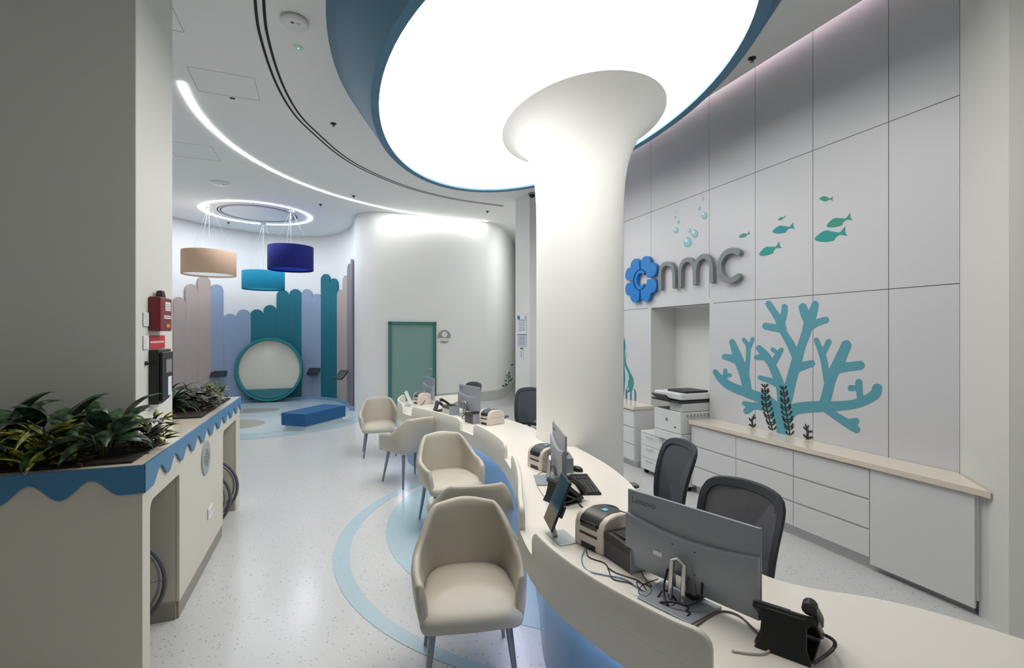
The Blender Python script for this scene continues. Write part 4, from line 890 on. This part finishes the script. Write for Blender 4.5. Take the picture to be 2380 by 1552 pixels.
# ================================================================ VISITOR ARMCHAIRS
def armchair(label, loc, rz):
    t = thing('armchair', label, 'chair', loc, rz, 'beige visitor armchairs along the reception desk')
    path = cr([(-.262, .262, 0), (-.278, .16, 0), (-.284, .02, 0), (-.270, -.12, 0), (-.225, -.222, 0), (-.118, -.250, 0), (0, -.256, 0), (.118, -.250, 0), (.225, -.222, 0), (.270, -.12, 0), (.284, .02, 0), (.278, .16, 0), (.262, .262, 0)], 5)
    n = len(path); rings = []
    for i, p in enumerate(path):
        s_ = abs(2*i/(n-1)-1); tt = (path[min(i+1, n-1)]-path[max(i-1, 0)]).normalized(); inn = Vector((tt.y*-1, tt.x, 0))*1
        if inn.dot(Vector((0, .05, 0))-p) < 0: inn = -inn
        h = .832-.012*smooth01(s_/.3)-.19*smooth01((s_-.28)/.38)-.03*smooth01((s_-.65)/.35)
        backw = 1-smooth01(s_/.55); th = .045+.008*backw; tip = smooth01((s_-.72)/.28)
        zb = .405
        def shp(z, d):
            q = p+inn*d; zz = (z-zb)/.42; x = q.x*1.075*(1-.20*max(0, (z-.60)/.23)**1.1); x *= .90+.10*min(1, (z-zb)/.18)
            y = q.y-(.085*zz*backw)-tip*.05*max(0, (z-zb)/.25)+tip*.01
            return (x, y, z)
        ht = h
        R_ = [(zb+.004, .012), (zb+.02, .0), (zb+(ht-zb)*.25, -.004), (zb+(ht-zb)*.55, -.004), (ht-.045, 0), (ht-.016, .004), (ht-.004, th*.25), (ht, th*.5), (ht-.004, th*.75), (ht-.018, th-.002), (ht-.05, th+.002), (zb+(ht-zb)*.55, th+.004), (zb+(ht-zb)*.25, th+.002), (zb+.02, th)]
        rings.append([shp(z, d) for z, d in R_])
    # rounded arm ends
    def cap(ring, sgn):
        c = sum((Vector(q) for q in ring), Vector())/len(ring); out = []
        for f, o_ in ((.85, .012), (.5, .02)): out.append([tuple(Vector((c.x, q[1], 0)).lerp(Vector((q[0], q[1], 0)), f).xy[:])+(c.z+(q[2]-c.z)*(1-(1-f)*.12),) for q in ring]); out[-1] = [(a, b+o_, z) for a, b, z in out[-1]]
        return out
    a, b = cap(rings[0], 1), cap(rings[-1], 1)
    rings = a[::-1]+rings+b
    MB().loft(rings).build('shell', M_leather, t, ang=60)
    # cushion
    out = cr([(-.243, .285, 0), (-.12, .305, 0), (.12, .305, 0), (.243, .285, 0), (.245, .15, 0), (.232, 0, 0), (.215, -.12, 0), (.15, -.205, 0), (0, -.235, 0), (-.15, -.205, 0), (-.215, -.12, 0), (-.232, 0, 0), (-.245, .15, 0)], 4, True)
    c = Vector((0, .05, 0)); rr = []
    for k, z in ((.95, .402), (1.0, .408), (1.02, .425), (1.02, .442), (1.01, .458), (.95, .472), (.8, .483), (.5, .491), (.2, .494)):
        rr.append([(c.x+(p.x-c.x)*k, c.y+(p.y-c.y)*k, z-(.03*max(0, (p.y-.12)/.18)**2*k if z > .40 else 0)) for p in out])
    MB().loft(rr).build('seat_cushion', M_leather, t, ang=60)
    # seam piping between back and arms
    for sx, sy in ((-1, 1), (1, 1), (-1, -1), (1, -1)):
        top = Vector((sx*.185, sy*.17, .385)); bt = Vector((sx*.232, sy*.235, 0)); mb = MB(); rr = []
        for f in (0, .5, 1): q = top.lerp(bt, f); r = .021-.010*f; rr.append([(q.x+r*math.cos(2*PI*k/14), q.y+r*math.sin(2*PI*k/14), q.z) for k in range(14)])
        mb.loft(rr); lg = mb.build('leg', M_leg, t)
    return t
def face(dx, dy): return math.atan2(dy, dx)-PI/2
ac = armchair('beige leather armchair nearest the camera, facing forward', (.712, 2.56, 0), face(-.19, -.98))
dup(ac, (.95, 3.36, 0), face(.12, .99), 'beige armchair almost hidden behind the nearest armchair, back to back with it')
dup(ac, (1.079, 4.56, 0), face(.06, -1), 'beige armchair third from the camera, facing forward over the blue floor disc')
dup(ac, (.93, 6.05, 0), face(-.40, .92), 'beige armchair seen from behind, turned away left, fourth from the camera')
dup(ac, (.72, 7.62, 0), face(-.05, -1), 'farthest beige armchair, facing forward beside the end of the desk')

# ================================================================ OFFICE CHAIRS
def office_chair(label, loc, rz):
    t = thing('office_chair', label, 'chair', loc, rz, 'dark mesh office chairs behind the desk')
    def bp(a, b, d):   # a across, b up in -1..1, d depth off the sheet
        w = .225+.02*b-.012*max(0, b)**3; z = .76+.25*b+.028*(1-a*a)*max(0, b)
        return (a*w, -.25-.05*(b+1)+.045*a*a+.03*math.cos(b*1.6)-.03+d, z)
    def sup(k, n=56, e=7.5):
        o = []
        for i in range(n):
            th = 2*PI*i/n; c, s_ = math.cos(th), math.sin(th); r = (abs(c)**e+abs(s_)**e)**(-1/e); o.append((r*c*k, r*s_*k))
        return o
    ks = [(1.0, -.012), (1.02, 0), (1.0, .014), (.86, .014), (.84, .004), (.84, -.008), (.86, -.012)]
    rr = [[bp(a, b, d) for a, b in sup(k)] for k, d in ks]; rr.append(rr[0])
    MB().loft(rr, caps=False).build('back_frame', M_off, t, ang=50)
    MB().loft([[bp(a, b, .003) for a, b in sup(k)] for k in (.86, .7, .5, .3, .12)], caps=True).build('back_mesh', M_mesh, t, ang=60)
    out = [(a*.24, b*.235+.0) for a, b in sup(1, 40, 4)]
    MB().loft([[(a*k, b*k, z) for a, b in out] for k, z in ((.9, .42), (1, .435), (1, .465), (.96, .482), (.6, .492), (.2, .494))]).build('seat', M_off, t, ang=50)
    for s_ in (-1, 1):
        ar = MB().tube([(s_*.20, -.02, .43), (s_*.29, -.02, .44), (s_*.295, -.02, .62)], .016, 10).build('arm', M_dark, t)
        MB().box((s_*.295-.045, -.13, .62), (s_*.295+.045, .13, .65)).build('arm_pad', mat('arm_pad_grey', (104, 108, 112), .6), ar, False, bevel=.014, seg=3)
    MB().tube([(0, -.15, .43), (0, -.27, .46), (0, -.315, .60)], .022, 8).build('back_bracket', M_dark, t)
    MB().tube([(0, 0, .42), (0, 0, .12)], [.03, .022], 14).build('gas_lift', M_dark, t)
    bs = MB()
    for k in range(5):
        a = 2*PI*k/5+.3; bs.tube([(0, 0, .12), (.15*math.cos(a), .15*math.sin(a), .10), (.29*math.cos(a), .29*math.sin(a), .075)], [.028, .022, .016], 8)
    bs.build('star_base', M_dark, t)
    for k in range(5):
        a = 2*PI*k/5+.3; x, y = .29*math.cos(a), .29*math.sin(a); MB().tube([(x-.025*math.sin(a), y+.025*math.cos(a), .03), (x+.025*math.sin(a), y-.025*math.cos(a), .03)], .03, 14).build('castor', M_rubber, t)
    return t
oc = office_chair('dark mesh office chair nearest the camera, behind the big monitor', (1.72, 1.90, 0), face(-.98, -.2))
oc2 = dup(oc, (2.08, 2.95, 0), face(-.967, .20), 'dark office chair with a grey armrest in front of the copier')
dup(oc, (2.50, 6.28, 0), face(-.75, -.66), 'dark office chair at the left edge of the column')
dup(oc, (1.88, 7.48, 0), face(-.95, -.3), 'dark office chair peeping out behind the far monitor')

for c_ in oc.children:
    if c_.name.startswith('back_mesh'): c_.data = c_.data.copy(); c_.data.materials[0] = M_meshin
# ================================================================ ON THE DESK
ZD = .7402
def monitor(label, cen, n2, zt=1.125, logo=True):
    """n2: screen normal in plan; local +y is the screen side"""
    rz = math.atan2(n2[1], n2[0])-PI/2
    t = thing('monitor', label, 'monitor', (cen[0], cen[1], ZD), rz, 'grey monitors seen from behind along the desk')
    w, h = .592, .335; z1 = zt-ZD; z0 = z1-h
    b = MB().box((-w/2, .0, z0), (w/2, .014, z1)).build('display_housing', M_mon, t, False, bevel=.003)
    MB().box((-w/2+.006, .0142, z0+.02), (w/2-.006, .0152, z1-.006)).build('screen', M_screen, b, False)
    # swelling lower back with a curved upper edge
    rr = []
    for i in range(25):
        a = -1+2*i/24; x = a*w/2*.995; top = z0+h*(.64+.04*(1-a*a)*-1+.0)+.02*(a*a); d = .030*(1-.35*a*a)
        rr.append([(x, 0, z0+.004), (x, -d*.55, z0+.004), (x, -d, z0+.07), (x, -d, top-.02), (x, -d*.8, top-.004), (x, 0, top)])
    MB().loft(rr).build('back_cover', M_mon, b, ang=30)
    mb = MB(); [mb.box((-.05+dx, -.0305, z0+dz), (-.044+dx, -.029, z0+dz+.006)) for dx in (0, .1) for dz in (.08, .17)]; mb.build('screw_hole', M_black, b, False)
    MB().box((-.14, -.0312, z0+.10), (-.095, -.0295, z0+.118)).build('sticker', Mp, b, False)
    MB().box((-.055, -.034, z0-.0), (.055, -.012, z0+.055)).build('connector_bay', mat('bay_grey', (120, 124, 130), .5), b, False, bevel=.003)
    st = MB().tube([(-.028, -.075, .012), (-.028, -.06, .16), (-.0, -.06, .175), (.028, -.06, .16), (.028, -.075, .012)], .011, 10).box((-.03, -.06, z0+.02), (.03, -.028, z0+.07)).build('stand', M_chrome, t)
    MB().prism([(-.12, -.17), (.12, -.17), (.135, .03), (-.135, .03)], lambda a, b_, h_: (a, b_, h_), .009).build('stand_base', M_mon, t, False, bevel=.003)
    if logo:
        V, Fc = text_mesh('Lenovo', .042, .0004); mb = MB(); mb.add([(-w/2+.022+p.x, -.0006-p.z*.6, z1-.055+p.y) for p in V], Fc); mb.build('maker_lettering', mat('letter_grey', (96, 100, 108), .5), b, False)
    return t
monitor('grey-backed monitor nearest the camera, tangle of cables at its foot', (1.375, 1.61), (.949, .315), 1.112)
monitor('grey monitor beside the column, turned almost edge-on, keyboard behind it', (1.585, 3.23), (.955, -.297), 1.125)
monitor('grey monitor with a dark office chair peeping out behind it', (1.765, 6.31), (.978, .21), 1.125)
monitor('farthest grey monitor, standing before the green door', (1.49, 7.705), (.997, .08), 1.13)

def label_printer(label, loc, rz):
    t = thing('label_printer', label, 'printer', loc, rz, 'cream label printers along the desk')
    prof = [(-.12, 0), (-.12, .06), (-.118, .11), (-.105, .145), (-.07, .168), (-.02, .176), (.05, .17), (.1, .15), (.12, .12), (.12, 0)]
    MB().prism(prof, lambda a, b, h: (-.10+h, a, b), .2).build('body', M_printer, t, bevel=.008, seg=3, ang=50)
    top = [(-.117, .118), (-.104, .149), (-.068, .1715), (-.02, .1795), (.05, .1735), (.1, .153), (.095, .148), (.05, .166), (-.02, .172), (-.066, .164), (-.1, .142), (-.112, .116)]
    MB().prism(top, lambda a, b, h: (-.065+h, a, b), .13).build('lid', M_dark, t, ang=50)
    MB().box((-.055, -.1215, .105), (.055, -.112, .135)).build('label_window', M_screen, t, False)
    MB().box((-.06, -.1215, .066), (.06, -.112, .078)).build('label_slot', M_black, t, False)
    MB().box((-.1005, -.10, .083), (.1005, .10, .085)).build('seam', M_dark, t, False)
    MB().box((-.05, -.1212, 0), (.05, -.11, .028)).build('port_recess', M_black, t, False)
    MB().box((.0, -.03, .1775), (.03, .0, .181)).build('status_light', mat('cyan_lamp', (120, 200, 225), .3), t, False)
    return t
lp = label_printer('cream label printer with dark lid, nearest the camera beside a black box', (1.335, 2.175, ZD), math.radians(-75))
dup(lp, (1.66, 3.60, ZD), math.radians(-78), 'cream label printer behind the edge-on monitor by the column')
dup(lp, (1.84, 5.56, ZD), math.radians(-70), 'cream label printer with a green dot, right of the third monitor')
dup(lp, (1.37, 7.56, ZD), math.radians(-75), 'far cream label printer in front of the green door')
def receipt_box(label, loc, rz, m1=M_dark, m2=M_black, name='receipt_printer'):
    t = thing(name, label, 'printer', loc, rz, 'receipt printers along the desk')
    MB().box((-.075, -.10, 0), (.075, .10, .085)).build('body', m1, t, False, bevel=.004)
    MB().prism([(-.10, .085), (-.10, .112), (-.02, .125), (.06, .128), (.10, .12), (.10, .085)], lambda a, b, h: (-.077+h, a, b), .154).build('lid', m2, t, False, bevel=.003)
    MB().box((-.055, -.03, .1275), (.055, .05, .131)).build('paper_slot', M_rubber, t, False)
    MB().box((-.078, -.1035, 0), (.078, -.10, .112)).build('end_plate', M_mon, t, False)
receipt_box('black receipt printer wedged between label printer and nearest monitor', (1.335, 1.955, ZD), math.radians(5))
receipt_box('pale grey receipt printer beside the column, behind the edge-on monitor', (1.73, 3.475, ZD), math.radians(-15), mat('box_grey', (188, 192, 192), .4), mat('box_grey_dark', (120, 122, 124), .4))
receipt_box('pale grey receipt printer on the desk left of the third monitor', (1.535, 6.40, ZD), math.radians(15), mat('box_grey', (188, 192, 192), .4), M_dark)
receipt_box('black receipt printer in front of the third monitor, beside a label printer', (1.66, 5.70, ZD), math.radians(15), M_dark, M_black)

# keyboard and mouse
def keyboard(label, cen, rz):
    t = thing('keyboard', label, 'keyboard', (cen[0], cen[1], ZD), rz)
    MB().box((-.225, -.068, 0), (.225, .068, .014)).build('case', M_black, t, False, bevel=.003)
    mb = MB()
    for r_i in range(5):
        for c_i in range(21):
            if c_i in (14, 18): continue
            x = -.214+c_i*.0205; y = -.058+r_i*.0245; mb.box((x, y, .014), (x+.0165, y+.018, .019))
    o = mb.build('keys', M_dark, t, False); o['kind'] = 'stuff'
keyboard('black keyboard behind the edge-on monitor by the column', (1.713, 3.065), math.atan2(.48, .15))
t = thing('computer_mouse', 'black computer mouse above the keyboard by the column', 'mouse', (1.835, 3.40, ZD), math.radians(20))
rr = []
for z, k in ((0, .9), (.008, 1), (.02, .93), (.030, .72), (.036, .4), (.038, .1)): rr.append([(.032*k*math.cos(2*PI*i/24), .055*k*math.sin(2*PI*i/24), z) for i in range(24)])
MB().loft(rr).build('shell', M_black, t, ang=60)
MB().tube([(0, .035, .031), (0, .045, .026)], .005, 10).build('wheel', M_dark, t)

# desk telephones
def telephone(label, loc, rz):
    t = thing('desk_telephone', label, 'telephone', loc, rz, 'black desk telephones')
    M = Matrix.Translation((0, 0, .075)) @ Matrix.Rotation(math.radians(38), 4, 'X')
    b = MB().cbox((0, 0, 0), (.20, .175, .028), 0, M).build('body', M_black, t, False, bevel=.006)
    MB().cbox((.035, .05, .016), (.10, .05, .003), 0, M).build('display', mat('phone_display', (86, 94, 92), .25), b, False)
    mb = MB(); [mb.cbox((.0+.028*i, -.0-.02*j, .016), (.018, .012, .004), 0, M) for i in range(4) for j in range(4)]; mb.build('keypad', M_dark, b, False)['kind'] = 'stuff'
    pts = [(-.072, -.10, .03), (-.072, -.085, .052), (-.072, -.02, .062), (-.072, .04, .058), (-.072, .085, .048), (-.072, .10, .03)]
    MB().tube([M @ Vector(p) for p in pts], [.023, .024, .016, .016, .024, .023], 12).build('handset', M_black, t)
    MB().prism([(-.085, 0), (.085, 0), (.07, .04), (.068, .10), (.085, .128), (-.085, .128), (-.068, .10), (-.07, .04)], lambda a, b_, h: (a, .115-h-b_*.30, b_), .014).build('stand', M_black, t, False, bevel=.003)
    MB().box((-.09, -.07, 0), (.09, .09, .008)).build('foot', M_black, t, False, bevel=.003)
    cord = []
    for k in range(150):
        f = k/149; c_ = Vector((-.09-.05*math.sin(f*PI), -.08+.20*f, .02+.03*math.sin(f*PI))); a = k*1.15
        cord.append(c_+Vector((.005*math.cos(a), 0, .005*math.sin(a))))
    MB().tube(cord, .0018, 5).build('coiled_cord', M_dark, t)
    return t
ph = telephone('black desk telephone seen from behind, right of the nearest monitor', (1.515, 1.255, ZD), math.radians(120))
ph2 = dup(ph, (1.435, 2.83, ZD), math.radians(105), 'black desk telephone behind the tilted tablet by the keyboard')
dup(ph, (1.50, 6.75, ZD), math.radians(95), 'black desk telephone among the far monitors')
# tablet on a stand
t = thing('tablet_stand', 'dark tablet tilted on a silver stand at the desk edge', 'tablet', (1.155, 2.31, ZD), math.radians(0))
MB().box((-.055, -.09, 0), (.055, .09, .005)).build('base_plate', mat('base_silver', (186, 196, 200), .35, metal=.4), t, False, bevel=.002)
MB().tube([(-.03, .02, .005), (-.035, .05, .06), (-.02, .06, .14)], [.016, .014, .012], 10).build('arm', mat('arm_silver', (170, 176, 178), .35, metal=.5), t)
Mt = Matrix.Translation((-.012, .03, .185)) @ Matrix.Rotation(math.radians(-13), 4, 'Z') @ Matrix.Rotation(math.radians(22), 4, 'Y')
b = MB().cbox((0, 0, 0), (.012, .20, .27), 0, Mt).build('case', M_black, t, False, bevel=.004)
MB().cbox((-.0068, 0, .045), (.001, .185, .165), 0, Mt).build('screen_upper', mat('tablet_teal', (8, 60, 78), .12), b, False)
MB().cbox((-.0068, 0, -.085), (.001, .185, .09), 0, Mt).build('screen_lower', mat('tablet_brown', (92, 86, 66), .15), b, False)
MB().cbox((.014, 0, -.02), (.016, .215, .06), 0, Mt).build('clamp', M_black, t, False, bevel=.003)
t = thing('tablet_stand', 'small dark tablet on a white stand at the far end of the desk', 'tablet', (1.12, 7.30, ZD), math.radians(-20))
MB().box((-.05, -.08, 0), (.05, .08, .005)).build('base_plate', M_white, t, False)
Mt = Matrix.Translation((-.01, .0, .13)) @ Matrix.Rotation(math.radians(-24), 4, 'Y')
MB().tube([(.0, 0, .005), (.02, 0, .12)], .01, 8).build('arm', M_white, t)
b = MB().cbox((0, 0, 0), (.012, .17, .21), 0, Mt).build('case', M_white, t, False, bevel=.004); MB().cbox((-.0068, 0, 0), (.001, .14, .18), 0, Mt).build('screen', M_screen, b, False)
# cables
def cable(pts, r, m_, label):
    tag(MB().tube(cr([(x, y, z) for x, y, z in pts], 8), r, 6).build('cable', m_, ang=60), label, 'cable')
zt = ZD+.004
M_cw, M_cb, M_cg = mat('cable_black', (24, 24, 26), .5), mat('cable_blue', (120, 138, 190), .5), mat('cable_grey', (150, 148, 144), .5)
P = lambda u, v, h=0: tuple(at_z(u, v, zt+h))
cable([P(1360, 1272, .01), P(1352, 1300), P(1365, 1325), P(1400, 1335), P(1450, 1345), P(1480, 1365), P(1520, 1405)], .0028, M_cb, 'thin blue cable curving from the near label printer along the desk')
cable([P(1362, 1275, .012), P(1370, 1295), P(1405, 1308), P(1415, 1325), P(1425, 1345), P(1465, 1355), P(1492, 1372)], .0026, M_cw, 'black cable with a plug from the near label printer')
cable([P(1412, 1318), P(1430, 1330), P(1452, 1338), P(1485, 1350), P(1510, 1378), P(1540, 1390)], .0024, M_cw, 'black cable looping past the receipt printer to the monitor foot')
cable([P(1490, 1325), P(1500, 1345), P(1520, 1365), P(1535, 1368), P(1505, 1360), P(1480, 1352), P(1490, 1370), P(1520, 1380)], .002, M_cw, 'thin black looped cable beside the near monitor foot')
cable([P(1505, 1372), P(1530, 1400), P(1545, 1425), P(1575, 1435)], .0032, M_cg, 'grey cable running to the near monitor base')
cable([P(1612, 1458), P(1650, 1432), P(1680, 1420), P(1720, 1432), P(1765, 1475), P(1792, 1500)], .0036, mat('cable_brown', (112, 104, 98), .5), 'grey-brown cable arching between monitor base and telephone')
cable([P(1700, 1512), P(1740, 1518), P(1775, 1518), P(1800, 1505)], .0042, mat('cable_white', (212, 206, 200), .5), 'thick white cable on the desk beside the near telephone')
q = Vector((1.365-.03, 1.60-.01, ZD))
def mcab(a, b, mid, label, r=.0045): cable([a, mid, b], r, M_cw, label)
cable([(1.325, 1.665, ZD+.10), (1.300, 1.655, ZD+.05), (1.27, 1.62, ZD+.02), (1.25, 1.57, zt+.004)], .005, M_cw, 'thick black power cable hanging left from the near monitor')
cable([(1.375, 1.52, ZD+.10), (1.345, 1.50, ZD+.05), (1.30, 1.52, ZD+.03), (1.262, 1.555, ZD+.03), (1.235, 1.60, zt+.006)], .005, M_cw, 'thick black video cable looping across the near monitor stand')
tag(MB().cbox((0, 0, .016), (.07, .05, .032)).build('power_adapter', M_black, smooth=False, bevel=.006), 'black power adapter under the nearest monitor', 'adapter').location = (1.40, 1.585, ZD+.009)
tag(MB().lathe([(.03, 0), (.03, .002), (0, .003)], n=28).build('cable_grommet', M_white), 'round white cable outlet cap in the desk by the near cables', 'cable outlet').location = tuple(at_z(1482, 1376, ZD))
# cable knot of the second station
cable([P(1262, 1068, .05), P(1247, 1075, .02), P(1246, 1082), P(1262, 1095), P(1275, 1098)], .003, M_cw, 'black cable with plugs behind the edge-on monitor')
cable([P(1275, 1094), P(1252, 1100), P(1245, 1115), P(1252, 1135), P(1268, 1158)], .0022, M_cg, 'thin grey cable looping in front of the edge-on monitor')
cable([P(1345, 1170), P(1362, 1182), P(1400, 1173), P(1430, 1178), P(1440, 1190), P(1428, 1196)], .005, M_dark, 'coiled telephone cord lying on the desk behind the near label printer')
cable([(1.70, 6.18, ZD+.12), (1.66, 6.1, ZD+.06), (1.60, 6.05, zt), (1.62, 5.9, zt+.004)], .005, M_cw, 'black cables drooping behind the third monitor')
cable([(1.42, 7.6, ZD+.12), (1.38, 7.45, ZD+.05), (1.30, 7.35, zt)], .005, M_cw, 'black cable behind the farthest monitor')
cable([P(1528, 1388, .004), P(1542, 1372, .02), P(1560, 1380, .012), P(1572, 1398, .005), P(1560, 1408, .003), P(1545, 1400, .003)], .0034, M_cw, 'black cable curled into a loop left of the near monitor stand')
cable([P(1500, 1352, .006), P(1515, 1372, .004), P(1500, 1386, .004), P(1484, 1374, .004), P(1496, 1358, .008), P(1530, 1345, .01)], .002, M_cw, 'thin black wire loop under the left end of the nearest monitor')
cable([P(1588, 1402, .004), P(1600, 1412, .012), P(1594, 1420, .004), P(1604, 1424, .01), P(1596, 1432, .004)], .0026, M_cw, 'short zigzag black lead beside the power adapter')
